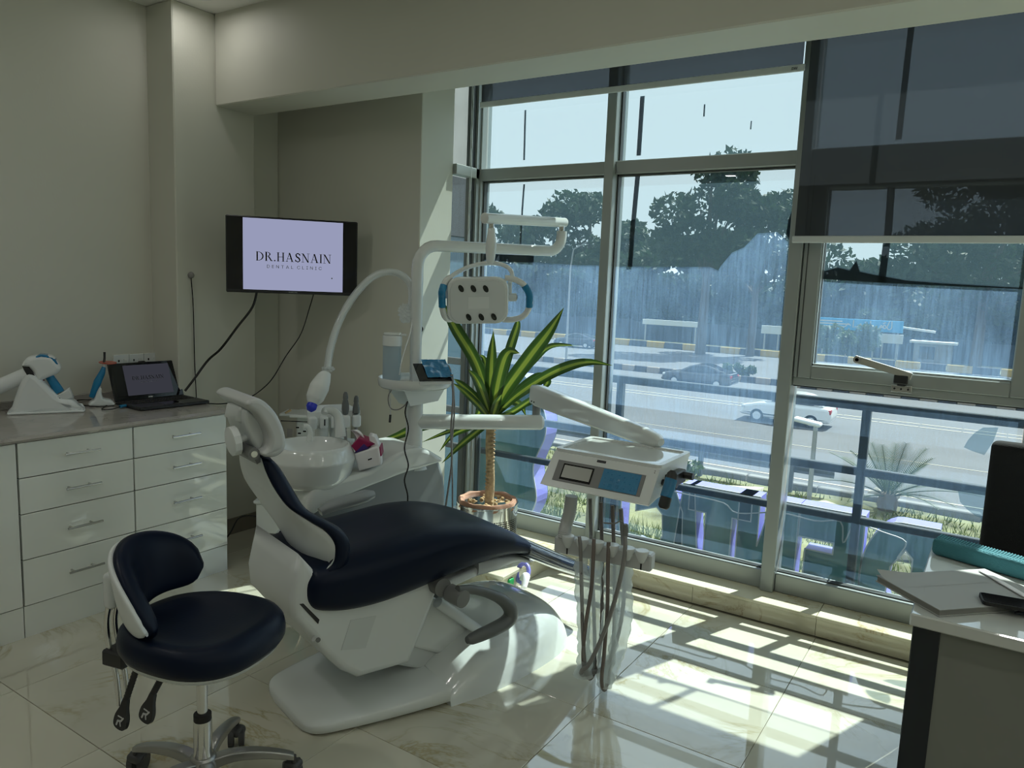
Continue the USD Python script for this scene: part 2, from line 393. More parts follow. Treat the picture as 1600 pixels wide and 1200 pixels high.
part(b, "skirting", bx(-3.985, -3.972, 3.05, 3.31, 0.001, 0.10), "baseboard_marble", False)
b = setting("baseboard_back")
part(b, "skirting", bx(-3.97, -2.80, 3.297, 3.31, 0.001, 0.10), "baseboard_marble", False)
# window sill of marble pieces, with the low ledge under the plant
t = setting("trim_2")
for a, c in ((-2.03, -1.213), (-1.213, -0.607), (-0.607, 0.6), (0.6, 1.8), (1.8, 3.2), (3.2, 5.2), (5.2, 7.2)):
    part(t, "sill_riser", bx(a + 0.001, c - 0.001, 3.665, 3.685, 0.001, 0.088), "sill_marble", False)
for a, c in ((-2.03, -0.607), (-0.607, 0.6), (0.6, 1.8), (1.8, 3.2), (3.2, 5.2), (5.2, 7.2)):
    part(t, "sill_top", bx(a + 0.001, c - 0.001, 3.655, 3.86, 0.088, 0.104, 0.002), "sill_marble", False)
part(t, "ledge_top", bx(-2.80, -2.03, 3.12, 3.86, 0.084, 0.104, 0.003), "sill_marble", False)
part(t, "ledge_front", bx(-2.79, -2.04, 3.13, 3.15, 0.001, 0.084), "sill_marble", False)
part(t, "ledge_side", bx(-2.06, -2.04, 3.15, 3.70, 0.001, 0.084), "sill_marble", False)

# ------------------------------------------------------------ windows
def flat(poly2, y):
    """a thin sheet in the window plane from (x, z) points"""
    g = Polygon(poly2); v, f = trimesh.creation.triangulate_polygon(g, engine="earcut")
    return tm(np.stack([v[:, 0], np.full(len(v), y), v[:, 1]], 1), f)
FR = dict(b=0.003)
def bar(x0, x1, z0, z1, y0=PY, y1=3.93): return bx(x0, x1, y0, y1, z0, z1, 0.004)
w1 = setting("window_1")
part(w1, "corner_post", cat(bx(-2.825, -2.765, 3.83, 3.93, 0.10, 2.95, 0.004), bx(-2.80, -2.775, 3.80, 3.83, 0.10, 2.95)), "aluminium_frame")
part(w1, "bottom_rail", bar(-2.765, -1.92, 0.104, 0.20), "aluminium_frame")
part(w1, "transom", bar(-2.765, -1.92, 2.215, 2.285), "aluminium_frame")
part(w1, "head_rail", bar(-2.765, -1.92, 2.87, 2.94), "aluminium_frame")
part(w1, "mullion", bx(-1.92, -1.865, 3.80, 3.95, 0.104, 2.95, 0.004), "aluminium_frame")
part(w1, "gasket", cat(bx(-2.765, -2.757, 3.86, 3.90, 0.2, 2.215), bx(-2.765, -1.92, 3.86, 3.90, 2.207, 2.215), bx(-2.765, -1.92, 3.86, 3.90, 0.20, 0.206)), "dark_frame", False)
part(w1, "pane", bx(-2.762, -1.925, 3.877, 3.883, 0.20, 2.215), "window_glass", False)
part(w1, "pane", bx(-2.762, -1.925, 3.877, 3.883, 2.285, 2.87), "window_glass", False)
part(w1, "film", flat([(-2.762, 2.21), (-1.925, 2.21), (-1.925, 1.724), (-2.1, 1.722), (-2.42, 1.735), (-2.60, 1.726), (-2.762, 1.745)], 3.89), "window_film", False)
part(w1, "film", flat([(-2.762, 2.865), (-1.925, 2.865), (-1.925, 2.29), (-2.762, 2.29)], 3.89), "window_film", False)
part(w1, "film_fold", flat([(-2.762, 1.79), (-2.40, 1.775), (-2.40, 1.73), (-2.762, 1.74)], 3.892), "film_edge", False)
part(w1, "dust", flat([(-2.762, 1.745), (-2.60, 1.726), (-2.42, 1.735), (-2.1, 1.722), (-1.925, 1.724), (-1.925, 0.75), (-2.762, 0.75)], 3.885), "window_dust", False)
part(w1, "dust", flat([(-2.762, 0.75), (-1.925, 0.75), (-1.925, 0.21), (-2.762, 0.21)], 3.885), "window_dust_light", False)
w2 = setting("window_2")
part(w2, "bottom_rail", bar(-1.865, -0.913, 0.104, 0.20), "aluminium_frame")
part(w2, "transom", bar(-1.865, -0.913, 2.215, 2.285), "aluminium_frame")
part(w2, "head_rail", bar(-1.865, -0.913, 2.87, 2.94), "aluminium_frame")
part(w2, "mullion", bx(-0.913, -0.848, 3.80, 3.95, 0.104, 2.95, 0.004), "aluminium_frame")
part(w2, "gasket", cat(bx(-1.865, -1.857, 3.86, 3.90, 0.2, 2.215), bx(-1.865, -0.913, 3.86, 3.90, 2.207, 2.215), bx(-1.865, -0.913, 3.86, 3.90, 0.20, 0.206), bx(-1.865, -1.857, 3.86, 3.90, 2.285, 2.87)), "dark_frame", False)
part(w2, "pane", bx(-1.862, -0.916, 3.877, 3.883, 0.20, 2.215), "window_glass", False)
part(w2, "pane", bx(-1.862, -0.916, 3.877, 3.883, 2.285, 2.87), "window_glass", False)
torn = [(-1.862, 1.719), (-1.50, 1.725), (-1.322, 1.729), (-1.275, 1.712), (-1.262, 1.735), (-1.21, 1.803), (-1.15, 1.83), (-1.089, 1.899), (-0.99, 1.905), (-0.94, 1.86), (-0.916, 1.95)]
part(w2, "film", flat([(-0.916, 2.21), (-1.862, 2.21)] + torn, 3.89), "window_film", False)
part(w2, "film", flat([(-1.862, 2.865), (-0.916, 2.865), (-0.916, 2.29), (-1.862, 2.29)], 3.89), "window_film", False)
part(w2, "film_fold", flat([(-0.916, 2.06), (-0.945, 1.97), (-0.95, 1.90), (-0.916, 1.83)], 3.893), "film_edge", False)
part(w2, "dust", flat(torn + [(-0.916, 0.70), (-1.862, 0.70)], 3.885), "window_dust", False)
part(w2, "dust", flat([(-1.862, 0.70), (-0.916, 0.70), (-0.916, 0.21), (-1.862, 0.21)], 3.885), "window_dust_light", False)
w3w = setting("window_3")
part(w3w, "bottom_rail", bar(-0.848, 0.11, 0.104, 0.20), "aluminium_frame")
part(w3w, "transom", bar(-0.848, 0.11, 2.165, 2.285), "aluminium_frame")
part(w3w, "head_rail", bar(-0.848, 0.11, 2.87, 2.94), "aluminium_frame")
part(w3w, "mullion", bx(0.11, 0.18, 3.80, 3.95, 0.104, 2.95, 0.004), "aluminium_frame")
sash = cat(bx(-0.844, -0.764, 3.815, 3.93, 1.205, 2.165, 0.004), bx(0.042, 0.106, 3.815, 3.93, 1.205, 2.165, 0.004), bx(-0.764, 0.042, 3.815, 3.93, 1.205, 1.268, 0.004), bx(-0.764, 0.042, 3.815, 3.93, 2.10, 2.165, 0.004))
part(w3w, "sash_frame", cat(sash, bx(-0.846, 0.108, 3.83, 3.93, 1.165, 1.205, 0.003), bx(-0.775, -0.760, 3.83, 3.90, 1.262, 2.1), bx(-0.77, 0.045, 3.83, 3.90, 1.262, 1.276)), "aluminium_frame")
part(w3w, "gasket", cat(bx(-0.848, 0.11, 3.86, 3.90, 1.157, 1.165), bx(-0.848, 0.11, 3.86, 3.9, 0.20, 0.206), bx(-0.826, -0.822, 3.811, 3.816, 1.205, 2.165), bx(-0.764, -0.758, 3.86, 3.9, 1.27, 2.1)), "dark_frame", False)
part(w3w, "pane", bx(-0.845, 0.107, 3.877, 3.883, 0.20, 1.165), "window_glass", False)
part(w3w, "pane", bx(-0.762, 0.044, 3.877, 3.883, 1.268, 2.10), "window_glass", False)
part(w3w, "pane", bx(-0.845, 0.107, 3.877, 3.883, 2.285, 2.87), "window_glass", False)
edge3 = [(-0.762, 1.682), (-0.6, 1.676), (-0.444, 1.671), (-0.2, 1.666), (0.044, 1.662)]
part(w3w, "film", flat([(0.044, 2.10), (-0.762, 2.10)] + edge3, 3.89), "window_film", False)
part(w3w, "film", flat([(-0.845, 2.865), (0.107, 2.865), (0.107, 2.29), (-0.845, 2.29)], 3.89), "window_film", False)
part(w3w, "film_fold", flat(edge3 + [(0.044, 1.672), (-0.25, 1.682), (-0.40, 1.69), (-0.55, 1.715), (-0.60, 1.725), (-0.62, 1.775), (-0.645, 1.73), (-0.70, 1.742), (-0.762, 1.722)], 3.893), "film_edge", False)
part(w3w, "dust", flat(edge3 + [(0.044, 1.27), (-0.762, 1.27)], 3.885), "window_dust", False)
part(w3w, "dust", flat([(-0.845, 1.162), (0.107, 1.162), (0.107, 0.21), (-0.845, 0.21)], 3.885), "window_dust_light", False)
def scrap(px, y=3.86, **k):
    return flat([(pty(a, b, y)[0], pty(a, b, y)[2]) for a, b in px], y)
veil("film_scrap", (0.55, 0.66, 0.74), 0.30, (0.16, 0.24, 0.30), 0.2)
part(w3w, "film_scrap", scrap([(1506, 699), (1512, 688), (1522, 677), (1536, 668), (1560, 668), (1552, 690), (1538, 711), (1520, 705)], 3.872), "film_scrap", False)
part(w3w, "film_scrap", scrap([(1497, 768), (1500, 784), (1510, 795), (1524, 806), (1540, 812), (1545, 770), (1520, 765)], 3.872), "film_scrap", False)
def seam(px, w, par, y=3.8945):
    c = arr([(pty(a, b, y)[0], pty(a, b, y)[2]) for a, b in px]); part(par, "film_seam", flat(np.vstack([c - [w, 0], (c + [w, 0])[::-1]]), y), "film_edge", False)
seam([(821, 172), (819, 250)], 0.006, w1); seam([(819, 288), (816, 330), (814, 383)], 0.006, w1)
seam([(1004, 150), (998, 243)], 0.013, w2); seam([(997, 268), (990, 345), (985, 417)], 0.014, w2); seam([(1101, 163), (1100, 182)], 0.004, w2); seam([(1174, 189), (1173, 202)], 0.003, w2)
seam([(1424, 42), (1416, 110), (1404, 218)], 0.013, w3w); seam([(1394, 275), (1388, 360), (1378, 441)], 0.016, w3w)
plain("steel_grey", (0.25, 0.26, 0.27), 0.4)
# the stay arm of the awning sash
st = thing("window_stay", "silver hinged stay arm with black joint on the lower rail of the top-hung right window", "window handle")
P0, P1 = arr([-0.556, 3.775, 1.318]), arr([-0.338, 3.785, 1.262])
arm = bx(-0.015, 0.235, -0.007, 0.007, -0.016, 0.016, 0.003)
part(st, "arm", place(arm, P0, P1 - P0, (0, 1, 0.2)), "brushed_steel")
part(st, "end_ring", place(lathe([(0.008, 0), (0.016, 0), (0.016, 0.012), (0.008, 0.012), (0.008, 0)], 20), P0 + arr([0, -0.011, 0]), (1, 0, 0), (0, 0, 1)), "chrome")
part(st, "joint", cat(bx(-0.40, -0.342, 3.775, 3.80, 1.222, 1.262, 0.004), bx(-0.385, -0.35, 3.785, 3.815, 1.212, 1.24, 0.003)), "dark_plastic")
part(st, "base_plate", cat(bx(-0.41, -0.325, 3.803, 3.815, 1.182, 1.215, 0.002)), "brushed_steel")
for q in (-0.395, -0.368, -0.34): part(st, "screw", cyl([q, 3.803, 1.198], [q, 3.800, 1.198], 0.0045, n=10), "dark_plastic")
w4 = setting("window_4")      # the return light beside the corner post
part(w4, "post", bx(-2.83, -2.79, 3.765, 3.83, 0.10, 2.95, 0.003), "dark_frame")
part(w4, "transom", bx(-2.83, -2.775, 3.60, 3.83, 2.225, 2.285, 0.003), "aluminium_frame")
part(w4, "bottom_rail", bx(-2.83, -2.78, 3.60, 3.83, 0.104, 0.18, 0.003), "aluminium_frame")
part(w4, "pane", bx(-2.818, -2.812, 3.60, 3.77, 0.18, 2.225), "window_glass", False)
part(w4, "pane", bx(-2.818, -2.812, 3.60, 3.77, 2.285, 2.93), "window_glass", False)
w5 = setting("window_5")      # unseen bays further right, the far ones added to let in more daylight
for a, c in ((0.18, 1.17), (1.24, 2.2), (2.27, 3.2), (3.27, 4.2), (4.27, 5.2), (5.27, 6.2), (6.27, 7.2)):
    part(w5, "bottom_rail", bar(a, c, 0.104, 0.20), "aluminium_frame")
    part(w5, "transom", bar(a, c, 2.165, 2.285), "aluminium_frame")
    part(w5, "head_rail", bar(a, c, 2.87, 2.94), "aluminium_frame")
    part(w5, "pane", bx(a, c, 3.877, 3.883, 0.20, 2.165), "window_glass", False)
    part(w5, "pane", bx(a, c, 3.877, 3.883, 2.285, 2.87), "window_glass", False)
for a in (1.17, 2.2, 3.2, 4.2, 5.2, 6.2): part(w5, "mullion", bx(a, a + 0.07, 3.80, 3.95, 0.104, 2.95, 0.004), "aluminium_frame")

# ------------------------------------------------------------ roller blinds
def blind(x0, x1, zb, y, label):
    b = thing("roller_blind", label, "roller blind", group="charcoal roller blinds at the window")
    part(b, "fabric", flat([(x0 + 0.01, zb), (x1 - 0.01, zb), (x1 - 0.01, 2.90), (x0 + 0.01, 2.90)], y), "blind_fabric", False)
    part(b, "bottom_bar", rbox(((x0 + x1) / 2, y, zb), (x1 - x0, 0.012, 0.032), 0.005), "off_white_plastic")
    part(b, "roller", cyl([x0, y + 0.01, 2.915], [x1, y + 0.01, 2.915], 0.022), "off_white_plastic")
    return b
b1 = blind(-2.722, -0.893, 2.635, 3.74, "wide charcoal mesh roller blind pulled almost fully up over the left window panes")
dw = place(meshkit.text_mesh(".DW", 0.011, 0.0006, True), (-0.955, 3.7335, 2.628), (1, 0, 0), (0, 0, 1))
part(b1, "printed_logo", dw, "black_ink", False)
blind(-0.88, 0.36, 1.858, 3.72, "charcoal mesh roller blind drawn halfway down over the right window")
cd = solo("blind_cord", tube([(-2.775, 3.745, 2.93), (-2.776, 3.745, 1.6), (-2.777, 3.745, 1.2), (-2.782, 3.742, 1.6), (-2.784, 3.742, 2.93)], 0.0022, 6), "white_plastic", "thin white pull cord of the left roller blind by the window corner", "blind cord")

# ------------------------------------------------------------ ceiling downlights
def downlight(x, y, label, power):
    d = thing("downlight", label, "ceiling light", (x, y, CEIL), group="round ceiling downlights")
    part(d, "rim", lathe([(0.065, 0.0), (0.095, -0.004), (0.10, -0.012), (0.085, -0.016), (0.07, -0.010), (0.065, 0.0)], 28), "white_plastic")
    part(d, "diffuser", cyl([0, 0, -0.004], [0, 0, -0.009], 0.066, n=28), "lamp_glow")
    l = UsdLux.DiskLight.Define(stage, str(d.GetPath()) + "/lamp"); l.CreateRadiusAttr(0.06); l.CreateIntensityAttr(power); l.CreateColorAttr(Gf.Vec3f(1.0, 0.98, 0.93))
    l.AddTranslateOp().Set(Gf.Vec3d(0, 0, -0.02))
LAMP_P = 70.0
_k = ptz(306, -14, CEIL)
downlight(_k[0], _k[1], "round ceiling downlight nearest the column by the television", 22.0)
for q, (x, y) in enumerate(((-3.0, 0.4), (-1.6, 1.4), (-1.6, -0.6), (0.2, 1.4), (0.2, -0.6), (2.0, 1.4), (2.0, -1.0), (-3.0, -1.6), (4.5, 1.4), (4.5, -1.0))):  # unseen lamps added to brighten the room
    downlight(x, y, "round white ceiling downlight added unseen as fill light, behind or beside the viewer", LAMP_P * (2.5 if (x, y) == (-3.0, 0.4) else 2.2 if x > 1 else 0.8))
# ------------------------------------------------------------ outside: ground, road, kerbs
GZ = -4.5
plain("asphalt", (0.095, 0.098, 0.105), 0.85, vary=0.10, vscale=0.25)
plain("road_paint", (0.34, 0.31, 0.25), 0.8)
plain("verge_soil", (0.15, 0.15, 0.075), 0.95, vary=0.55, vscale=0.9)
plain("far_ground", (0.16, 0.18, 0.10), 0.95, vary=0.3, vscale=0.2)
plain("kerb_yellow", (0.40, 0.27, 0.06), 0.8)
plain("kerb_black", (0.045, 0.045, 0.05), 0.8)
plain("kerb_pale", (0.26, 0.215, 0.17), 0.85)
plain("concrete", (0.20, 0.20, 0.195), 0.85, vary=0.2, vscale=1.2)
plain("concrete_pale", (0.40, 0.365, 0.30), 0.85, vary=0.15, vscale=2)
plain("fence_blue", (0.012, 0.022, 0.04), 0.6)
plain("galvanised", (0.30, 0.31, 0.32), 0.45, 0.6)
plain("guard_grey", (0.075, 0.085, 0.095), 0.5)
plain("palm_stem", (0.13, 0.10, 0.06), 0.9)
plain("rail_paint", (0.035, 0.042, 0.045), 0.4)
plain("sign_blue", (0.02, 0.30, 0.58), 0.5)
plain("sign_white", (0.50, 0.51, 0.50), 0.6)
plain("letter_violet", (0.25, 0.24, 0.70), 0.35)
plain("car_black", (0.012, 0.013, 0.017), 0.2, coat_weight=1.0)
plain("car_white", (0.60, 0.61, 0.60), 0.25, coat_weight=0.8)
plain("car_glass", (0.05, 0.06, 0.065), 0.05)
plain("tyre", (0.012, 0.012, 0.012), 0.8)
plain("tail_light", (0.35, 0.01, 0.015), 0.2)
plain("head_light", (0.55, 0.57, 0.58), 0.1)
def leafmat(name, a, b, trans=0.35):
    shade(name, {"g": ("geometry", {}), "r": ("rgb_ramp", {"ramp": [(0.0, a), (1.0, b)]}), "d": ("principled_bsdf", {"roughness": 0.6}), "t": ("translucent_bsdf", {}), "m": ("mix_closure", {"fac": trans})},
          [("g.random_per_island", "r.fac"), ("r.color", "d.base_color"), ("r.color", "t.color"), ("d.BSDF", "m.closure1"), ("t.BSDF", "m.closure2")], "m.closure")
leafmat("tree_leaf", (0.020, 0.040, 0.012), (0.055, 0.085, 0.025))
leafmat("tree_leaf_dark", (0.025, 0.050, 0.022), (0.07, 0.105, 0.04))
leafmat("shrub_leaf", (0.06, 0.10, 0.03), (0.14, 0.17, 0.05))
leafmat("grass_blade", (0.09, 0.12, 0.025), (0.26, 0.28, 0.07))
leafmat("palm_leaf", (0.05, 0.08, 0.035), (0.13, 0.16, 0.07))

solo("ground", bx(-400, 400, 4.2, 400, GZ - 1.0, GZ - 0.16), "far_ground", kind="structure", smooth=False)
def vz(x, y): return GZ - 0.02 + 0.35 * meshkit.fbm(np.stack([x * 0.35, y * 0.35, x * 0], -1), 3, 5) - 0.10
gx, gy = np.meshgrid(np.linspace(-60, 40, 140), np.linspace(4.3, 24.3, 50), indexing="ij")
gz = vz(gx, gy)
idx = np.arange(gx.size).reshape(gx.shape)
q = np.stack([idx[:-1, :-1], idx[1:, :-1], idx[1:, 1:], idx[:-1, 1:]], -1).reshape(-1, 4)
solo("verge", tm(np.stack([gx, gy, gz], -1).reshape(-1, 3), np.vstack([q[:, [0, 1, 2]], q[:, [0, 2, 3]]])), "verge_soil", kind="structure", smooth=True)
solo("carriageway", bx(-220, 120, 25.2, 52.2, GZ - 0.2, GZ), "asphalt", kind="structure", smooth=False)
solo("far_carriageway", bx(-220, 120, 54.0, 75.5, GZ - 0.2, GZ), "asphalt", kind="structure", smooth=False)
solo("median_strip", bx(-220, 120, 52.4, 53.8, GZ - 0.2, GZ + 0.12), "verge_soil", kind="structure", smooth=False)
solo("far_verge", bx(-220, 120, 75.9, 180, GZ - 0.2, GZ + 0.1), "verge_soil", kind="structure", smooth=False)
def ylabel(n): return n
mk = cat(*[bx(x, x + 1.75, y, y + 0.16, GZ, GZ + 0.012) for y in (41.0, 42.0) for x in np.arange(-120, 40, 1.8)])
solo("lane_marking", mk, "road_paint", "pale double lane line of worn paint along the middle of the near carriageway", "road marking", kind="stuff", smooth=False)
solo("lane_marking", cat(bx(-150, 60, 26.0, 26.14, GZ, GZ + 0.01), bx(-150, 60, 31.9, 31.98, GZ, GZ + 0.01)), "road_paint", "thin pale edge line on the near side of the road", "road marking", smooth=False)
def kerb(y, h, n0, n1, step, cols, label, wd=0.3):
    k = thing("kerb", label, "kerb", (0, 0, 0))
    for i in range(n0, n1):
        part(k, "kerb_block", bx(i * step + 0.03, (i + 1) * step - 0.03, y, y + wd, GZ - 0.05, GZ + h, 0.03), cols[i % len(cols)], False)
kerb(52.2, 0.42, -48, 22, 1.0, ("kerb_pale", "kerb_black"), "striped median kerb of weathered pale and black blocks between the two carriageways")
kerb(75.5, 0.62, -46, 10, 2.0, ("kerb_yellow", "kerb_black"), "yellow and black striped kerb at the far edge of the road", 0.4)
kerb(24.5, 0.20, -14, 6, 2.2, ("concrete",), "low grey concrete kerb at the near edge of the road", 0.35)
gr = thing("guard_rail", "low grey steel guard rail along the near edge of the road", "guard rail")
prof = [(24.20, 0.62), (24.26, 0.70), (24.20, 0.80), (24.27, 0.90), (24.20, 1.0)]
gv = [[(x, y, GZ + z) for y, z in prof] for x in (-60, -3.9)]
n5 = len(prof); gf = [[i, i + 1, n5 + i + 1] for i in range(n5 - 1)] + [[i, n5 + i + 1, n5 + i] for i in range(n5 - 1)]
part(gr, "beam", cat(tm(np.vstack(gv), gf), mv(tm(np.vstack(gv), gf), (0, 0.02, 0))), "guard_grey", False)
for x in np.arange(-40, -3, 2.9): part(gr, "post", bx(x, x + 0.14, 24.05, 24.19, GZ - 0.3, GZ + 1.05), "guard_grey", False)
fe = thing("boundary_fence", "long dark blue boundary fence with thin posts beyond the far kerb", "fence")
for i, x in enumerate(np.arange(-130, 30, 4.0)):
    part(fe, "fence_panel", bx(x + 0.05, x + 3.95, 85.0, 85.12, GZ, GZ + 2.35 + 0.12 * math.sin(i * 2.1)), "fence_blue", False)
    part(fe, "post", cyl([x, 84.9, GZ], [x, 84.9, GZ + 2.9], 0.06, n=6), "fence_blue", False)

# ------------------------------------------------------------ trees, shrubs, grass
def leaves(centers, radii, n, size, seed, flat=1.0):
    """leaf blades scattered over clumps: two triangles each"""
    r = np.random.default_rng(seed); c = arr(centers); R = arr(radii)
    k = r.choice(len(c), n, p=R ** 2 / (R ** 2).sum())
    d = r.normal(size=(n, 3)); d /= np.linalg.norm(d, axis=1, keepdims=True)
    p = c[k] + d * (R[k] * r.uniform(0.45, 1.0, n) ** 0.6)[:, None] * arr([1, 1, 0.8])
    a = r.normal(size=(n, 3)); a /= np.linalg.norm(a, axis=1, keepdims=True)
    b = np.cross(a, r.normal(size=(n, 3))); b /= np.linalg.norm(b, axis=1, keepdims=True)
    s = size * r.uniform(0.6, 1.3, n)[:, None]
    v = np.stack([p - a * s, p - b * s * 0.45 * flat, p + a * s, p + b * s * 0.45 * flat], 1).reshape(-1, 3)
    i = np.arange(n)[:, None] * 4
    return tm(v, np.vstack([i + [0, 1, 2], i + [0, 2, 3]]))
def tree(x, y, h, spread, label, seed, mat="tree_leaf", n=2600, size=0.42, trunk_h=0.35, group="trees beyond the road", z0=GZ):
    t = thing("tree", label, "tree", (x, y, z0), group=group)
    r = np.random.default_rng(seed); cs, rs = [], []
    for k in range(13):
        a, u = r.uniform(0, 6.28), r.uniform(trunk_h, 0.93)
        w = spread * (1 - abs(u - 0.6) * 1.15) * r.uniform(0.35, 0.95)
        cs.append((w * math.cos(a), w * math.sin(a) * 0.8, h * u)); rs.append(spread * r.uniform(0.26, 0.45))
    cs.append((0, 0, h * 0.9)); rs.append(spread * 0.32)
    limbs = [tube([(0, 0, -0.2), (0.1, 0, h * 0.4), (-0.1, 0.1, h * 0.85)], [0.028 * h, 0.02 * h, 0.006 * h], 7, 3)]
    for c in cs[:8]: limbs.append(tube([(0, 0, h * 0.38), (c[0] * 0.5, c[1] * 0.5, h * 0.38 + (c[2] - h * 0.38) * 0.6), c], [0.012 * h, 0.008 * h, 0.003 * h], 5, 2))
    part(t, "trunk", cat(*limbs), "tree_bark"); part(t, "foliage", leaves(cs, rs, n, size, seed), mat, False)
def hz(px, py, y): return pty(px, py, y)
LEFT = ["far left tree behind the lamp arm", "tree right of the far left tree", "tree in the left window with a broad top", "tree in the left window just left of its right frame", "tree seen at the thin window frame", "low tree right of the thin window frame", "tree behind the big tall tree, left side", "tree behind the big tall tree, right side", "tree beside the wide window frame", "tree above the blue roadside sign", "low round tree right of the blue roadside sign", "tree left of the tall right-hand tree", "small tree behind the tall right-hand tree", "outermost right tree of the far row"]
for i, (px, top, yy, sp) in enumerate(((762, 322, 95, 8), (812, 352, 92, 7), (868, 312, 95, 6.5), (925, 300, 98, 8), (968, 345, 96, 6), (1008, 385, 92, 7), (1075, 378, 100, 8), (1140, 372, 100, 8), (1205, 382, 98, 7), (1300, 388, 98, 8), (1375, 412, 96, 7), (1440, 398, 96, 8), (1500, 352, 94, 8), (1585, 330, 94, 9))):
    tp = hz(px, top, yy); tree(tp[0], yy, tp[2] - GZ, sp, f"backlit dark green {LEFT[i]}", 40 + i, "tree_leaf_dark", 3200, 0.55, 0.10)
for i in range(29):          # lower growth that closes the row
    x = -75 + i * 3.4
    t = thing("hedge_tree", f"bushy dark tree behind the boundary fence, {['first','second','third','fourth','fifth','sixth','seventh','eighth','ninth','tenth','eleventh','twelfth','thirteenth','fourteenth','fifteenth','sixteenth','seventeenth', 'eighteenth', 'nineteenth', 'twentieth', 'twenty-first', 'twenty-second', 'twenty-third', 'twenty-fourth', 'twenty-fifth', 'twenty-sixth', 'twenty-seventh', 'twenty-eighth', 'twenty-ninth'][i]} from the left", "tree", (x, 89.5 + 3.0 * (i % 4), GZ), group="low trees behind the fence")
    r = np.random.default_rng(90 + i); cs = [(r.uniform(-3, 3), r.uniform(-1, 1), r.uniform(0.8, 7.2)) for _ in range(20)]
    part(t, "trunk", tube([(0, 0, -0.1), (0.2, 0, 3.5)], [0.16, 0.06], 6), "tree_bark"); part(t, "foliage", leaves(cs, [r.uniform(1.3, 2.0) for _ in cs], 3200, 0.45, 90 + i), "tree_leaf_dark", False)
bt = hz(1115, 258, 72); tree(bt[0], 72, bt[2] - GZ + 1.2, 6.4, "tall tree with loose dark foliage standing before the others in the middle window", 11, "tree_leaf", 4200, 0.40, 0.45, group="tall trees by the road")
bt = hz(1190, 300, 74); tree(bt[0], 74.4, bt[2] - GZ, 5.6, "right-hand neighbour of the tall loose tree in the middle window", 12, "tree_leaf", 3600, 0.40, 0.45, group="tall trees by the road")
bt = hz(1556, 262, 70); tree(bt[0], 76.5, bt[2] - GZ + 1.5, 6.0, "tall dark tree seen through the right roller blind", 13, "tree_leaf", 4000, 0.40, 0.25, group="tall trees by the road")
for i, (px, py, s, lb) in enumerate(((1318, 580, 1.75, "wide light green shrub before the blue roadside sign"), (1290, 520, 1.2, "light green bush behind the blue roadside sign, left"), (1425, 500, 1.3, "light green bush behind the right end of the blue roadside sign"), (1375, 480, 1.3, "light green bush above the blue roadside sign"))):
    yy = (78.5, 86.5, 87.5, 88)[i]; c = hz(px, py, yy); z = GZ if i == 0 else c[2] - 2.2
    t = thing("shrub", lb, "shrub", (c[0], yy, GZ), group="light green shrubs by the far kerb")
    r = np.random.default_rng(300 + i); hh = (c[2] - GZ) if i else 3.2; cs = [(r.uniform(-1, 1) * s * 1.4, r.uniform(-0.8, 0.8), hh * r.uniform(0.35, 0.95)) for _ in range(12)]
    part(t, "stem", tube([(0, 0, -0.1), (0, 0, hh * 0.7)], [0.1, 0.03], 5), "bark"); part(t, "foliage", leaves(cs, [s * r.uniform(0.5, 0.8) for _ in cs], 1800, 0.28, 300 + i), "shrub_leaf", False)
c = ptz(1163, 592, GZ); t = thing("shrub", "small green plant growing on the median between the two cars", "shrub", (c[0], 53.1, GZ + 0.1)); r = np.random.default_rng(5)
part(t, "foliage", leaves([(r.uniform(-1, 1), 0, r.uniform(0.2, 0.8)) for _ in range(8)], [0.35] * 8, 500, 0.2, 6), "shrub_leaf", False)
c = ptz(1065, 738, GZ + 0.3); t = thing("shrub", "leafy green weed growing just beyond the delivery unit's right corner", "shrub", (c[0], c[1], GZ + 0.1)); r = np.random.default_rng(8)
part(t, "foliage", leaves([(r.uniform(-.5, .5), 0, r.uniform(0.2, 0.7)) for _ in range(7)], [0.28] * 7, 260, 0.16, 9), "shrub_leaf", False)
def grass(n, x0, x1, y0, y1, h, seed):
    r = np.random.default_rng(seed); x, y = r.uniform(x0, x1, n), r.uniform(y0, y1, n)
    k = meshkit.fbm(np.stack([x * 0.6, y * 0.6, x * 0], -1), 3, 21) > 0.42; x, y = x[k], y[k]; n = len(x)
    z = vz(x, y); a = r.uniform(0, 6.28, n); hh = h * r.uniform(0.5, 1.5, n); ln = r.normal(0, 0.35, (n, 2)) * hh[:, None]
    wx, wy = np.cos(a) * 0.02, np.sin(a) * 0.02
    b = np.stack([x, y, z - 0.02], 1)
    v = np.stack([b - np.stack([wx, wy, wx * 0], 1), b + np.stack([wx, wy, wx * 0], 1), b + np.stack([ln[:, 0], ln[:, 1], hh], 1)], 1).reshape(-1, 3)
    return tm(v, np.arange(3 * n).reshape(-1, 3))
solo("grass", cat(grass(26000, -24, 8, 8, 24, 0.24, 3), grass(9000, -12, -4, 9, 17, 0.5, 4)), "grass_blade", "dry green and yellow grass on the verge below the window", "grass", kind="stuff", smooth=False)
c = ptz(1385, 800, GZ)
pl = thing("date_palm", "low young palm with spreading feather fronds on the verge beyond the railing", "palm", (c[0], c[1], GZ))
part(pl, "stem", lathe([(0.24, 0.0), (0.28, 0.3), (0.2, 0.55), (0.05, 0.65)], 12), "palm_stem")
r = np.random.default_rng(33)
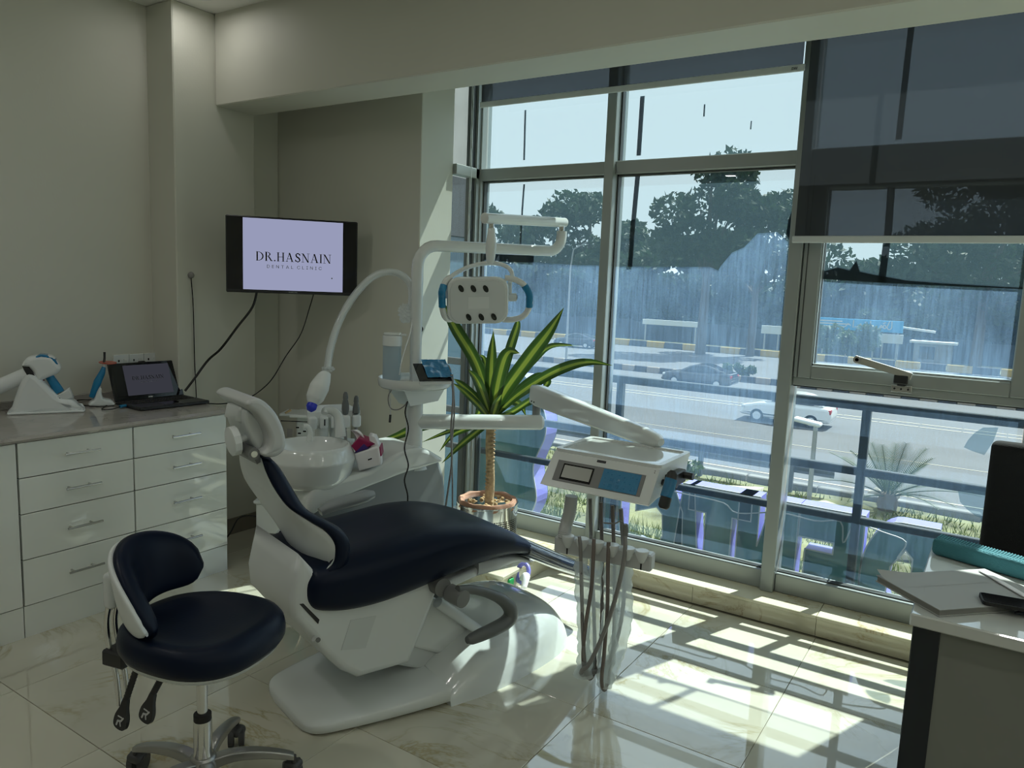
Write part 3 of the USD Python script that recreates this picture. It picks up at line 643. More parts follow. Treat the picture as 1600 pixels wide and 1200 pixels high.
for k in range(22):
    a = k * 2.4; el = 0.25 + 0.95 * r.random(); L = r.uniform(1.7, 2.6); P = []
    for u in np.linspace(0, 1, 9):
        P.append((math.cos(a) * L * u * math.cos(el), math.sin(a) * L * u * math.cos(el), 0.45 + L * u * math.sin(el) - 1.0 * u * u * math.cos(el) * 0.8))
    P = arr(P); tdir = np.gradient(P, axis=0); side = np.cross(tdir, [0, 0, 1]); side /= np.linalg.norm(side, axis=1, keepdims=True)
    q = spline(P, 4); tq = np.gradient(q, axis=0); tq /= np.linalg.norm(tq, axis=1, keepdims=True); sq = np.cross(tq, [0, 0, 1]); sq /= np.linalg.norm(sq, axis=1, keepdims=True) + 1e-9
    vv, ff = [], []
    for i in range(3, len(q)):
        for s in (-1, 1):
            ll = 0.42 * math.sin(math.pi * min(1, 0.15 + 0.85 * i / len(q))) + 0.08
            tip = q[i] + (sq[i] * s * 0.8 + tq[i] * 0.6 + arr([0, 0, 0.15])) * ll
            b = len(vv); vv += [q[i] - tq[i] * 0.014, q[i] + tq[i] * 0.014, tip]; ff.append([b, b + 1, b + 2])
    part(pl, "frond", cat(tube(P, np.linspace(0.02, 0.004, 9), 4), tm(vv, ff)), "palm_leaf", False)
for i, (px, py, s, lb) in enumerate(((1142, 762, 0.9, "flat pale concrete slab lying on the verge behind the sign letters"), (1295, 795, 0.5, "small pale rubble stone lying on the verge near the garden lamp"), (1380, 775, 0.55, "pale round stone under the palm"), (1425, 862, 1.0, "pale broken block of paving at the right end of the sign letters"), (1235, 820, 0.6, "pale stone on the verge behind the wide window frame"))):
    c = ptz(px, py, GZ + 0.15); r = np.random.default_rng(60 + i)
    m = hull(r.uniform(-1, 1, (26, 3)) * arr([s, s * 0.55, 0.16 + 0.1 * (i == 2)])); solo("stone", mv(m, (c[0], c[1], vz(c[0], c[1]) + 0.12)), "concrete_pale", lb, "stone", "stones on the verge", smooth=False)

# ------------------------------------------------------------ street furniture and signs
l = ptz(1262, 802, GZ); gl = thing("garden_lamp", "slim grey garden lamp post with flat white head on the near verge", "lamp post", (l[0], l[1], GZ))
part(gl, "pole", cyl([0, 0, -0.3], [0, 0, 2.55], 0.07, 0.06, 8), "galvanised")
part(gl, "lamp_head", mv(rbox((0, 0, 0), (0.75, 0.36, 0.12), 0.05, 8), (-0.22, 0, 2.6), ry=8), "sign_white")
l = ptz(918, 562, GZ); sl = thing("street_light", "tall thin grey street light pole on the median behind the plant", "lamp post", (l[0], 53.2, GZ))
part(sl, "pole", tube([(0, 0, 0), (0, 0, 7.5), (0.2, 0, 9), (1.4, 0, 9.6)], [0.10, 0.07, 0.06, 0.04], 8), "galvanised"); part(sl, "foot", bx(-0.3, 0.3, -0.3, 0.3, -0.1, 0.35), "concrete")
def sign(name, px0, py0, px1, py1, y, mat, label, legs=True):
    a, b = pty(px0, py0, y), pty(px1, py1, y); z1, z0 = a[2], b[2]
    s = thing(name, label, "sign board"); part(s, "board", bx(a[0], b[0], y, y + 0.2, z0, z1, 0.03), mat, False)
    if legs:
        for x in (a[0] + 0.4, b[0] - 0.4): part(s, "leg", cyl([x, y + 0.1, GZ], [x, y + 0.1, z1 - 0.1], 0.09, n=6), "galvanised")
    return s, a[0], b[0], z0, z1
s, x0, x1, z0, z1 = sign("roadside_sign", 1270, 495, 1410, 521, 83, "sign_blue", "long blue roadside sign board with white script lettering beyond the road")
H_ = z1 - z0
def stroke(pts, wd): return LineString([(p[0], p[1]) for p in spline([(q[0], q[1], 0) for q in pts], 5)]).buffer(wd)
def script(x, z, s, y, words):      # flowing right-to-left script: the word on the board's right half
    g = []
    for w_ in words: g.append(affinity.translate(affinity.scale(unary_union([stroke(k, 0.055) for k in w_]), s, s, origin=(0, 0)), x, z)); x -= 0
    m = ext(unary_union(g), 0.03); return place(m, (0, y, 0), (1, 0, 0), (0, 0, 1))
lam_alif = [[(5.6, 1.0), (5.62, 0.25), (5.35, 0.05), (5.15, 0.3), (5.35, 1.0)]]
heh = [[(5.1, 0.25), (4.85, 0.55), (4.7, 0.3), (4.9, 0.12), (5.05, 0.3)], [(4.85, 0.8), (4.92, 0.86)], [(4.7, 0.72), (4.78, 0.78)]]
waw = [[(4.35, 0.3), (4.5, 0.5), (4.6, 0.28), (4.35, 0.2), (4.05, -0.1)]]
reh = [[(3.95, 0.4), (3.9, 0.15), (3.6, -0.12)]]
rest = [[(3.3, 0.95), (3.3, 0.2), (3.0, 0.12), (2.6, 0.2)], [(2.9, 0.3), (2.8, 0.5)], [(2.4, 0.2), (2.2, 0.55), (2.0, 0.2), (1.6, 0.15)], [(1.4, 0.9), (1.4, 0.1)], [(1.1, 0.3), (0.8, 0.5), (0.6, 0.2), (0.3, 0.05)], [(1.9, -0.1), (1.95, -0.05)], [(2.7, 0.75), (2.78, 0.8)], [(0.9, -0.15), (0.98, -0.1)]]
part(s, "lettering", script(x1 - 5.75 * 0.95 * H_ * 0.9, z0 + H_ * 0.22, 0.72 * H_, 82.985, [lam_alif, heh, waw, reh, rest]), "sign_white", False)
part(s, "lettering", cat(*[bx(x0 + 0.5, x0 + 0.5 + ln, 82.97, 83.0, z0 + H_ * q, z0 + H_ * q + 0.14) for q, ln in ((0.2, 2.6), (0.45, 3.1), (0.68, 2.4))]), "sign_white", False)
sign("roadside_sign", 1373, 521, 1410, 538, 82.5, "sign_white", "square white board hanging under the right end of the blue roadside sign")
sign("roadside_sign", 1280, 523, 1372, 529, 83.3, "sign_white", "narrow white strip board under the blue roadside sign")
sign("roadside_sign", 1004, 498, 1092, 512, 83.5, "sign_white", "long white strip sign left of the far cars beyond the thin window frame")
sign("roadside_sign", 1190, 508, 1222, 523, 83.5, "sign_white", "short white sign board left of the wide window frame")
a, b_ = pty(1410, 512, 84), pty(1462, 519, 84)
part(thing("barrier_arm", "white barrier arm at the right end of the blue roadside sign", "barrier"), "arm", cyl(a, b_, 0.12, n=8), "sign_white")
a = pty(1462, 528, 84.5); kio = thing("guard_hut", "small pale guard hut with dark opening under the trees, right of the blue sign", "hut", (a[0], 82.3, GZ))
part(kio, "wall", bx(-1.6, 1.6, 0, 2, 0, 2.0), "concrete"); part(kio, "roof", bx(-2.0, 2.0, -0.3, 2.3, 2.0, 2.2), "sign_white"); part(kio, "opening", bx(-1.1, 0.2, -0.02, 0.02, 0.5, 1.7), "black_gloss")

# ------------------------------------------------------------ cars
def wheel_at(c, x, y, r, wd=0.2):
    part(c, "wheel", cyl([x, y - wd / 2, r], [x, y + wd / 2, r], r, n=20), "tyre")
    part(c, "hub_cap", cat(*[place(bx(-0.03, 0.03, 0.04, r * 0.62, 0, 0.02), (x, s, r), (math.cos(a), 0, math.sin(a)), (-math.sin(a), 0, math.cos(a))) for s in (y - wd / 2 - 0.012,) for a in np.linspace(0, 5.03, 5)], cyl([x, y - wd / 2 - 0.015, r], [x, y - wd / 2, r], r * 0.62, n=16)), "head_light")
def car(label, mat, loc, rz, prof, glass, Lx, wheels, hw=0.84, group=None):
    c = thing("car", label, "car", loc, rz, group)
    body = smooth_poly(prof["body"], 4); cab = smooth_poly(prof["cabin"], 4)
    part(c, "body", puff(body, hw, 0.14), mat, 40); part(c, "cabin", puff(cab, hw - 0.10, 0.12), mat, 40)
    for g in glass:
        part(c, "side_window", cat(puff(g, hw - 0.09, 0.005)), "car_glass", False)
    for g in prof["screens"]: part(c, "windscreen", hull([(x, y, z) for x, z, ww in g for y in (-ww, ww)]), "car_glass", False)
    for x in wheels:
        for y in (-hw + 0.1, hw - 0.1): wheel_at(c, x, y, 0.31)
    for y in (-hw + 0.16, hw - 0.16):
        part(c, "tail_light", bx(Lx[1] - 0.16, Lx[1] - 0.01, y - 0.14, y + 0.14, 0.72, 0.92, 0.02), "tail_light")
        part(c, "headlight", bx(Lx[0] + 0.05, Lx[0] + 0.25, y - 0.16, y + 0.16, 0.60, 0.76, 0.03), "head_light")
    return c
sedan = dict(body=[(-2.25, 0.28), (-2.3, 0.5), (-2.2, 0.74), (-1.9, 0.84), (-1.2, 0.93), (-0.6, 0.96), (1.2, 1.0), (1.75, 1.05), (2.15, 1.03), (2.28, 0.85), (2.3, 0.55), (2.2, 0.3), (1.0, 0.24), (-1.0, 0.24)],
             cabin=[(-1.15, 0.9), (-0.45, 1.32), (0.1, 1.46), (0.7, 1.44), (1.3, 1.24), (1.85, 1.02), (0.3, 0.85)],
             screens=[[(-1.1, 0.97, 0.66), (-0.5, 1.33, 0.56), (-0.45, 1.30, 0.56), (-1.05, 0.94, 0.66)], [(0.85, 1.40, 0.56), (1.68, 1.09, 0.66), (1.6, 1.05, 0.66), (0.85, 1.36, 0.56)]])
sglass = [[(-0.78, 0.98), (-0.40, 1.28), (0.08, 1.38), (0.08, 0.99)], [(0.16, 0.99), (0.16, 1.38), (0.65, 1.37), (1.2, 1.15), (1.22, 1.02)]]
hatch = dict(body=[(-2.0, 0.30), (-2.06, 0.5), (-1.95, 0.76), (-1.6, 0.86), (-1.0, 0.98), (0.5, 1.0), (1.5, 1.0), (1.98, 0.96), (2.08, 0.7), (2.05, 0.42), (1.9, 0.28), (0.8, 0.24), (-0.9, 0.24)],
             cabin=[(-1.0, 0.94), (-0.4, 1.34), (0.1, 1.50), (0.8, 1.48), (1.25, 1.34), (1.72, 1.0), (0.3, 0.85)],
             screens=[[(-0.95, 1.02, 0.66), (-0.42, 1.36, 0.56), (-0.38, 1.33, 0.56), (-0.9, 0.98, 0.66)], [(1.05, 1.40, 0.56), (1.62, 1.08, 0.66), (1.55, 1.05, 0.66), (1.0, 1.38, 0.56)]])
hglass = [[(-0.66, 1.03), (-0.3, 1.33), (0.1, 1.42), (0.1, 1.04)], [(0.18, 1.04), (0.18, 1.42), (0.75, 1.41), (1.15, 1.26), (1.3, 1.06)]]
a, b_ = ptz(1032, 602, GZ), ptz(1142, 607, GZ)
car("dark sedan with red tail light driving along the median kerb", "car_black", ((a[0] + b_[0]) / 2, 47.6, GZ), 0, sedan, sglass, (-2.3, 2.3), (-1.42, 1.38), group="cars on the road")
car("white hatchback passing close by behind the wide window frame", "car_white", (-8.35, 37.4, GZ), 0, hatch, hglass, (-2.06, 2.08), (-1.25, 1.22), group="cars on the road")
c = ptz(858, 545, GZ); car("black sedan on the far carriageway behind the plant leaves", "car_black", (c[0] + 0.6, 68.0, GZ), 0, sedan, sglass, (-2.3, 2.3), (-1.42, 1.38), group="cars on the road")

# ------------------------------------------------------------ balcony railing, sign letters and the wing next door
rl = thing("balcony_railing", "dark steel railing of posts and three rails just outside the window", "railing")
part(rl, "deck_edge", bx(-6.0, 6.0, 3.97, 4.02, -0.5, -0.12), "concrete", False)
for z, rr in ((1.078, 0.022), (0.752, 0.02), (0.505, 0.018)): part(rl, "rail", bx(-5.5, 5.5, 4.0 - rr, 4.0 + rr, z - rr, z + rr, 0.004), "rail_paint", False)
for x in (-4.45, -3.15, -1.835, -0.523, 0.79, 2.1, 3.4): part(rl, "post", bx(x - 0.02, x + 0.02, 3.98, 4.02, -0.4, 1.06, 0.003), "rail_paint", False)
solo("sign_cable", tube([(-1.62, 4.03, 0.47), (-1.4, 4.035, 0.462), (-1.2, 4.03, 0.455), (-1.12, 4.04, 0.41), (-0.9, 4.03, 0.46), (-0.72, 4.03, 0.452), (-0.60, 4.04, 0.47), (-0.58, 4.05, 0.36), (-0.55, 4.05, 0.44), (-0.53, 4.03, 0.48), (-0.4, 4.03, 0.46), (-0.3, 4.04, 0.43), (-0.33, 4.05, 0.34)], 0.004, 5, 4), "sign_white", "thin white wiring clipped along the lowest rail of the balcony railing", "cable")
def G(*polys): return unary_union([Polygon(p) for p in polys])
LH = 0.62
def arc(cx, cz, rx, rz, a0, a1, n=18): return [(cx + rx * math.cos(a), cz + rz * math.sin(a)) for a in np.radians(np.linspace(a0, a1, n))]
glyph = {   # seen from inside, so mirrored
    "D": Polygon([(0.17, 0), (0.17, 1), (0.02, 1)] + arc(0.0, 0.5, 0.17, 0.5, 90, 270) + [(0.02, 0)]).difference(Polygon([(0.065, 0.22), (0.065, 0.72), (0.03, 0.78), (-0.03, 0.62), (-0.04, 0.4), (0.0, 0.24)])),
    "E": Polygon([(0.16, 0), (0.16, 1), (-0.16, 1), (-0.16, 0.72), (0.02, 0.72), (0.02, 0.62), (-0.12, 0.62), (-0.12, 0.34), (0.02, 0.34), (0.02, 0.26), (-0.16, 0.26), (-0.16, 0)]),
    "N": Polygon([(0.17, 0), (0.17, 1), (0.02, 1), (-0.05, 0.55), (-0.05, 1), (-0.17, 1), (-0.17, 0), (-0.03, 0), (0.05, 0.5), (0.05, 0)]),
    "T": Polygon([(0.19, 1), (0.19, 0.76), (0.08, 0.76), (0.08, 0), (-0.08, 0), (-0.08, 0.76), (-0.19, 0.76), (-0.19, 1)]),
    "A": Polygon([(0.17, 0), (0.06, 1), (-0.06, 1), (-0.17, 0), (-0.05, 0), (-0.03, 0.2), (0.03, 0.2), (0.05, 0)]),
    "L": Polygon([(0.15, 0), (0.15, 1), (0.0, 1), (0.0, 0.26), (-0.16, 0.26), (-0.16, 0)]),
    "C": Polygon([(-0.14, 0.82), (-0.02, 1.0), (0.10, 0.98), (0.17, 0.72), (0.18, 0.4), (0.12, 0.05), (0.0, -0.02), (-0.14, 0.1), (-0.14, 0.34), (0.0, 0.28), (0.05, 0.45), (0.04, 0.66), (0.0, 0.72), (-0.14, 0.64)]),
}
ORD = {"D": "last on the right, with an open slot", "E": "second from the right, with two cuts", "N": "beside the wide window frame", "T": "left of the wide window frame", "A": "narrow, right of the delivery unit", "L": "partly behind the delivery unit", "C": "rounded, under the delivery unit's corner"}
def letter(ch, x, z0, y=4.16, wscale=1.0, hscale=LH):
    g = affinity.scale(glyph[ch], wscale, hscale, origin=(0, 0))
    t = thing("sign_letter", f"big violet-sided sign letter outside the window, {ORD[ch]}", "sign letter", (x, y, z0), group="sign letters outside the window")
    P_ = lambda m, yy: place(m, (0, yy, 0), (1, 0, 0), (0, 0, 1))
    part(t, "back_panel", P_(ext(g, 0.006), 0.0), "sign_back", False)
    rim = g.difference(g.buffer(-0.006)); part(t, "side_return", P_(ext(rim, 0.12), 0.122), "letter_violet", False)
    part(t, "face_panel", P_(ext(g, 0.006), 0.128), "sign_back", False)
    part(t, "trim_edge", P_(ext(g.buffer(0.003).difference(g.buffer(-0.004)), 0.006), -0.001), "sign_white", False)
for ch, x, wsc in (("D", -0.335, 1.0), ("E", -0.66, 1.0), ("N", -0.985, 0.95), ("T", -1.255, 0.95), ("A", -1.44, 0.55), ("C", -1.63, 0.95), ("L", -1.98, 0.8)):
    letter(ch, x, -0.13, wscale=wsc)
sw = smooth_poly([(-2.95, -0.10), (-2.95, 0.55), (-2.85, 0.98), (-2.62, 1.02), (-2.45, 0.82), (-2.42, 0.64), (-2.50, 0.42), (-2.47, 0.18), (-2.60, -0.04), (-2.75, -0.14)], 6)
t = thing("sign_emblem", "big curved sign emblem with violet rim outside the left window behind the plant", "sign", (0, 4.16, 0)); g = Polygon(sw)
part(t, "back_panel", place(ext(g, 0.006), (0, 0, 0), (1, 0, 0), (0, 0, 1)), "sign_back", False)
part(t, "side_return", place(ext(g.difference(g.buffer(-0.006)), 0.14), (0, 0.142, 0), (1, 0, 0), (0, 0, 1)), "letter_violet", False)
part(t, "face_panel", place(ext(g, 0.006), (0, 0.148, 0), (1, 0, 0), (0, 0, 1)), "sign_back", False)
part(t, "trim_edge", place(ext(g.buffer(0.003).difference(g.buffer(-0.005)), 0.006), (0, -0.001, 0), (1, 0, 0), (0, 0, 1)), "sign_white", False)
nb = thing("neighbouring_wing", "grey concrete building wing with dark sign band, seen through the side pane", "building", (-8.0, 4.5, 0))
plain("wing_glass", (0.05, 0.10, 0.14), 0.15); plain("wing_band", (0.03, 0.035, 0.04), 0.5)
part(nb, "wall", bx(-0.3, 0.2, 0, 6.2, 3.3, 8), "concrete", False); part(nb, "sign_band", bx(-0.3, 0.25, 0, 6.2, 2.35, 3.3), "wing_band", False); part(nb, "glazing", bx(-0.3, 0.15, 0, 6.2, -4.6, 2.35), "wing_glass", False)
part(nb, "lettering", place(meshkit.text_mesh("VERIL", 0.11, 0.01, True), (0.26, 4.32, 2.90), (0, 1, 0), (0, 0, 1)), "sign_white", False)
# ------------------------------------------------------------ vertical working planes
class VP:
    """upright plane through o along the horizontal direction d: pixel -> (s, z) on it, and meshes built in (x along d, y into the room's depth, z up)"""
    def __init__(self, o, d):
        self.o = arr([o[0], o[1], 0]); d = arr([d[0], d[1], 0]); self.d = d / np.linalg.norm(d); self.n = np.cross(self.d, [0, 0, 1])
    def px(self, *pts, off=0.0):
        out = []
        for a, b in pts:
            r = FWD + (a - 800) / FPX * RIGHT - (b - 600) / FPX * UP
            t = ((self.o - EYE) @ self.n + off) / (r @ self.n); p = EYE + t * r
            out.append(((p - self.o) @ self.d, p[2]))
        return arr(out)
    def put(self, m, y=0.0):      # local y points away from the viewer's side when n points to the viewer
        return place(m, self.o - self.n * y, self.d, -self.n)
    def w(self, s, z, y=0.0): return self.o + self.d * s - self.n * y + arr([0, 0, z])

# ------------------------------------------------------------ cabinets along the left wall
CT = 0.885
def drawer_unit(y0, y1, label, doors=False):
    c = thing("drawer_unit" if not doors else "cupboard", label, "cabinet", group=None)
    part(c, "body", cat(bx(-4.10, -3.425, y0 + 0.001, y1 - 0.001, 0.142, 0.861)), "cabinet_white", False)
    part(c, "plinth", bx(-4.10, -3.41, y0 + 0.001, y1 - 0.001, 0.0, 0.140), "cabinet_white", False)
    part(c, "shadow_gap", bx(-3.4252, -3.4235, y0 + 0.001, y1 - 0.001, 0.142, 0.861), "cabinet_edge", False)
    if doors:
        d = part(c, "door", bx(-3.4235, -3.404, y0 + 0.003, y1 - 0.003, 0.145, 0.859, 0.0012), "cabinet_white", False)
        part(d, "handle", cat(cyl([-3.375, y0 + 0.05, 0.52], [-3.375, y0 + 0.05, 0.67], 0.0055, n=10), *[cyl([-3.404, y0 + 0.05, z], [-3.375, y0 + 0.05, z], 0.0045, n=8) for z in (0.54, 0.65)]), "brushed_steel")
        return c
    for z0, z1 in ((0.145, 0.346), (0.350, 0.548), (0.552, 0.705), (0.709, 0.859)):
        d = part(c, "drawer", bx(-3.4235, -3.404, y0 + 0.003, y1 - 0.003, z0, z1, 0.0012), "cabinet_white", False)
        ym, zh = (y0 + y1) / 2 + 0.003, (z0 + z1) / 2 + 0.003
        part(d, "handle", cat(cyl([-3.372, ym - 0.077, zh], [-3.372, ym + 0.077, zh], 0.0055, n=10), *[cyl([-3.404, y, zh], [-3.374, y, zh], 0.0045, n=8) for y in (ym - 0.055, ym + 0.035)]), "brushed_steel")
    return c
drawer_unit(0.95, 1.468, "white cupboard with plain door at the left edge of the photo, left of the drawers", True)
drawer_unit(1.47, 1.973, "glossy white unit of four drawers directly left of the end unit, below the cradle")
drawer_unit(1.974, 2.487, "glossy white end unit of four drawers below the laptop")
w_ = hull([(x, y, z) for x, y, z in ((-4.115, 0.90, 0.863), (-3.395, 0.90, 0.863), (-4.115, 2.52, 0.863), (-3.395, 2.52, 0.863), (-4.115, 0.90, CT), (-4.115, 2.52, CT), (-3.405, 0.90, CT), (-3.405, 2.515, CT), (-3.388, 0.90, 0.874), (-3.388, 2.522, 0.874))])
ctop = thing("worktop", "long grey veined marble worktop lying over the white drawer units", "worktop")
part(ctop, "slab", w_, "counter_marble", False)
part(ctop, "upstand", bx(-4.118, -4.098, 0.90, 2.51, CT, 0.925, 0.002), "counter_marble", False)

# handheld x-ray camera lying in its white cradle
O = ptz(75, 646, CT); V = VP(O, (0.22, 0.40))
cr = thing("device_cradle", "white moulded cradle on the marble worktop holding the handheld x-ray camera", "stand")
P_ = V.px((13, 648), (18, 636), (28, 606), (36, 590), (44, 583), (54, 585), (66, 595), (82, 611), (95, 622), (113, 626), (123, 634), (130, 641), (128, 645), (70, 650))
P_[:, 1] = np.maximum(P_[:, 1], CT + 0.001)
part(cr, "body", V.put(puff(smooth_poly(P_, 4), 0.055, 0.025), 0.055), "white_plastic", 50)
bs = V.px((11, 651), (132, 642)); part(cr, "foot", V.put(bx(bs[0][0], bs[1][0], -0.07, 0.07, CT, CT + 0.012, 0.005), 0.055), "white_plastic")
P_ = V.px((82, 622), (108, 608), (115, 623), (95, 629)); part(cr, "grip_socket", V.put(puff(P_, 0.035, 0.01), 0.05), "off_white_plastic")
part(cr, "badge", V.put(mv(meshkit.text_mesh("PORT-X", 0.0045, 0.0004), (V.px((92, 623))[0][0], 0, 0), rx=90), 0.0) if False else V.put(bx(V.px((91, 625))[0][0], V.px((94, 623))[0][0], -0.004, 0.0, V.px((91, 625))[0][1], V.px((94, 622))[0][1]), 0.013), "grey_ink")
xg = thing("xray_camera", "white handheld x-ray camera with blue wrapped grip resting in its cradle", "x-ray camera")
P_ = V.px((33, 572), (40, 561), (50, 557), (64, 556), (80, 557), (88, 565), (95, 575), (90, 584), (74, 591), (58, 597), (52, 584), (44, 575))
part(xg, "housing", V.put(puff(smooth_poly(P_, 3), 0.045, 0.02), 0.05), "white_plastic", 50)
P_ = V.px((40, 565), (62, 554), (72, 555), (86, 562), (91, 570), (89, 571), (80, 562), (64, 559), (46, 567)); part(xg, "top_film", V.put(puff(P_, 0.042, 0.01), 0.05), "blue_film", 40)
a, b_ = V.px((47, 584), (-40, 622)); part(xg, "barrel", tube([V.w(a[0], a[1], .05), V.w(b_[0], b_[1], .05)], [0.034, 0.036], 28), "white_plastic", 60)
a, b_ = V.px((50, 581), (41, 585)); part(xg, "ring", tube([V.w(a[0], a[1], .05), V.w(b_[0], b_[1], .05)], [0.047, 0.041], 28), "dark_plastic", 60, "black rubber ring")
a, m_, b_ = V.px((76, 590), (84, 602), (92, 615)); part(xg, "grip", tube([V.w(a[0], a[1], .05), V.w(m_[0], m_[1], .05), V.w(b_[0], b_[1], .05)], [0.019, 0.021, 0.024], 16, 4), "blue_tape", 50, "bright blue film wrapped around the grip")
a, b_ = V.px((67, 594), (63, 597)); part(xg, "trigger", tube([V.w(a[0], a[1], .04), V.w(b_[0], b_[1], .04)], [0.008, 0.009], 10), "red_plastic", label="red trigger button")
# curing light on its stand
O = ptz(157, 636, CT); V = VP(O, (0.42, 0.9)); cl = thing("curing_light", "blue wrapped curing light standing in a white base left of the laptop", "dental light")
P_ = V.px((141, 635), (142, 628), (147, 625), (152, 612), (158, 604), (161, 622), (174, 626), (178, 634)); P_[:, 1] = np.maximum(P_[:, 1], CT + 0.001)
part(cl, "base", V.put(puff(smooth_poly(P_, 3), 0.035, 0.012), 0.035), "white_plastic", 50)
q = V.px((143, 622), (148, 612), (153, 598), (160, 584), (163, 574)); part(cl, "body", tube([V.w(s, z, .03) for s, z in q], [0.012, 0.017, 0.019, 0.015, 0.009], 14, 4), "blue_tape", 60)
q = V.px((163, 575), (164, 569)); part(cl, "collar", tube([V.w(s, z, .03) for s, z in q], [0.009, 0.008], 12), "white_plastic")
q = V.px((163, 569), (164, 560), (164, 551)); part(cl, "light_guide", tube([V.w(s, z, .03) for s, z in q], [0.006, 0.0055, 0.006], 10), "dark_plastic", label="black light guide tip")
q = V.px((163, 567.5), (172, 568.5)); part(cl, "shield", mv(tube([(0, 0, -0.0015), (0, 0, 0.0015)], [0.042, 0.042], 24), V.w(q[0][0] + .018, q[0][1], .03), ry=6), "orange_shield", label="orange eye shield disc")
solo("charger_cable", tube([V.w(*V.px((143, 626))[0], .03), (-3.99, 2.02, CT + 0.03), (-3.99, 2.03, CT + 0.004), (-3.90, 2.10, CT + 0.004), (-3.90, 2.16, CT + 0.004)], 0.0028, 6, 5), "cable_black", "short black cable on the worktop between the curing light and the laptop", "cable")
sc = thing("usb_cable", "black cable with blue plug lying at the laptop's left side", "cable")
part(sc, "cord", tube([(-3.92, 2.165, CT + 0.012), (-3.85, 2.08, CT + 0.004), (-3.79, 2.04, CT + 0.004), (-3.76, 2.07, CT + 0.006), (-3.77, 2.12, CT + 0.012)], 0.0028, 6, 5), "cable_black")
part(sc, "plug", tube([(-3.77, 2.12, CT + 0.012), (-3.78, 2.158, CT + 0.012)], [0.008, 0.008], 8), "blue_tape", label="blue plug")

# sockets behind the laptop
sk = thing("socket_strip", "row of white wall sockets on the left wall behind the laptop", "wall socket")
for k, (y0, y1) in enumerate(((2.335, 2.42), (2.422, 2.507), (2.509, 2.594))):
    p = part(sk, "socket_plate", bx(-4.119, -4.108, min(y0, 2.5), min(y1, 2.549), 1.0, 1.10, 0.002), "white_plastic") if False else part(sk, "socket_plate", bx(-4.119, -4.108, y0 - 0.05, y1 - 0.05, 1.02, 1.125, 0.002), "white_plastic")
    part(p, "switch", bx(-4.108, -4.104, y0 - 0.05 + 0.052, y0 - 0.05 + 0.070, 1.07, 1.10, 0.001), "white_gloss")
    part(p, "pin_hole", cat(*[bx(-4.1082, -4.1072, y0 - 0.05 + a, y0 - 0.05 + a + 0.008, z, z + 0.012) for a, z in ((0.022, 1.085), (0.012, 1.055), (0.034, 1.055))]), "dark_plastic", False)
pgl = part(sk, "plug", cat(bx(-4.108, -4.085, 2.42, 2.455, 1.03, 1.085, 0.004), cyl([-4.09, 2.437, 1.03], [-4.085, 2.44, 0.93], 0.004, n=6)), "dark_plastic", label="black plug in the socket")

# laptop
lp = thing("laptop", "open black laptop showing the clinic name, standing on the marble worktop", "laptop")
bf = [arr([-3.588, 2.060, CT]), arr([-3.576, 2.440, CT]), arr([-3.868, 2.548, CT]), arr([-3.895, 2.165, CT])]
hx = (bf[2] - bf[3]); hx /= np.linalg.norm(hx); O = (bf[2] + bf[3]) / 2; back = arr([-hx[1], hx[0], 0])
if back @ arr([-1, 0, 0]) < 0: back = -back
L0 = lambda m: place(m, O, hx, np.cross([0, 0, 1], hx))       # local x along hinge, y away from user
sy = 1 if np.cross([0, 0, 1], hx) @ back > 0 else -1
hw_, dp = 0.192, 0.262
part(lp, "base", L0(bx(-hw_, hw_, -sy * dp, 0, 0.002, 0.020, 0.004)), "dark_plastic")
part(lp, "keyboard", L0(cat(*[bx(-0.165 + 0.0225 * i, -0.165 + 0.0225 * i + 0.019, -sy * (0.035 + 0.022 * j), -sy * (0.035 + 0.022 * j + 0.018), 0.020, 0.0225) for i in range(15) for j in range(5)])), "black_rubber", False)
part(lp, "touchpad", L0(bx(-0.05, 0.05, -sy * 0.165, -sy * 0.235, 0.0195, 0.0205)), "black_gloss", False)
TI = 21.0
def lid(m): return L0(mv(m, (0, 0, 0.018), rx=-sy * TI))      # lid local: x, z up, y thickness (front faces -y*sy)
hh = 0.208
part(lp, "lid", lid(bx(-hw_, hw_, 0.0, sy * 0.010, 0, hh, 0.003)), "dark_plastic")
part(lp, "bezel", lid(bx(-hw_ + 0.004, hw_ - 0.004, -sy * 0.0012, 0.0002 * sy, 0.004, hh - 0.004)), "black_gloss", False)
scn = part(lp, "screen", lid(bx(-0.118, 0.135, -sy * 0.0022, -sy * 0.0012, 0.024, hh - 0.016)), "laptop_white", False)
plain("screen_off", (0.012, 0.012, 0.014), 0.12)
part(lp, "screen_margin", lid(bx(-0.172, -0.119, -sy * 0.0018, -sy * 0.0012, 0.024, hh - 0.016)), "screen_off", False)
part(lp, "badge", lid(bx(-0.012, 0.012, -sy * 0.002, -sy * 0.0012, 0.006, 0.013)), "light_grey_plastic", False)

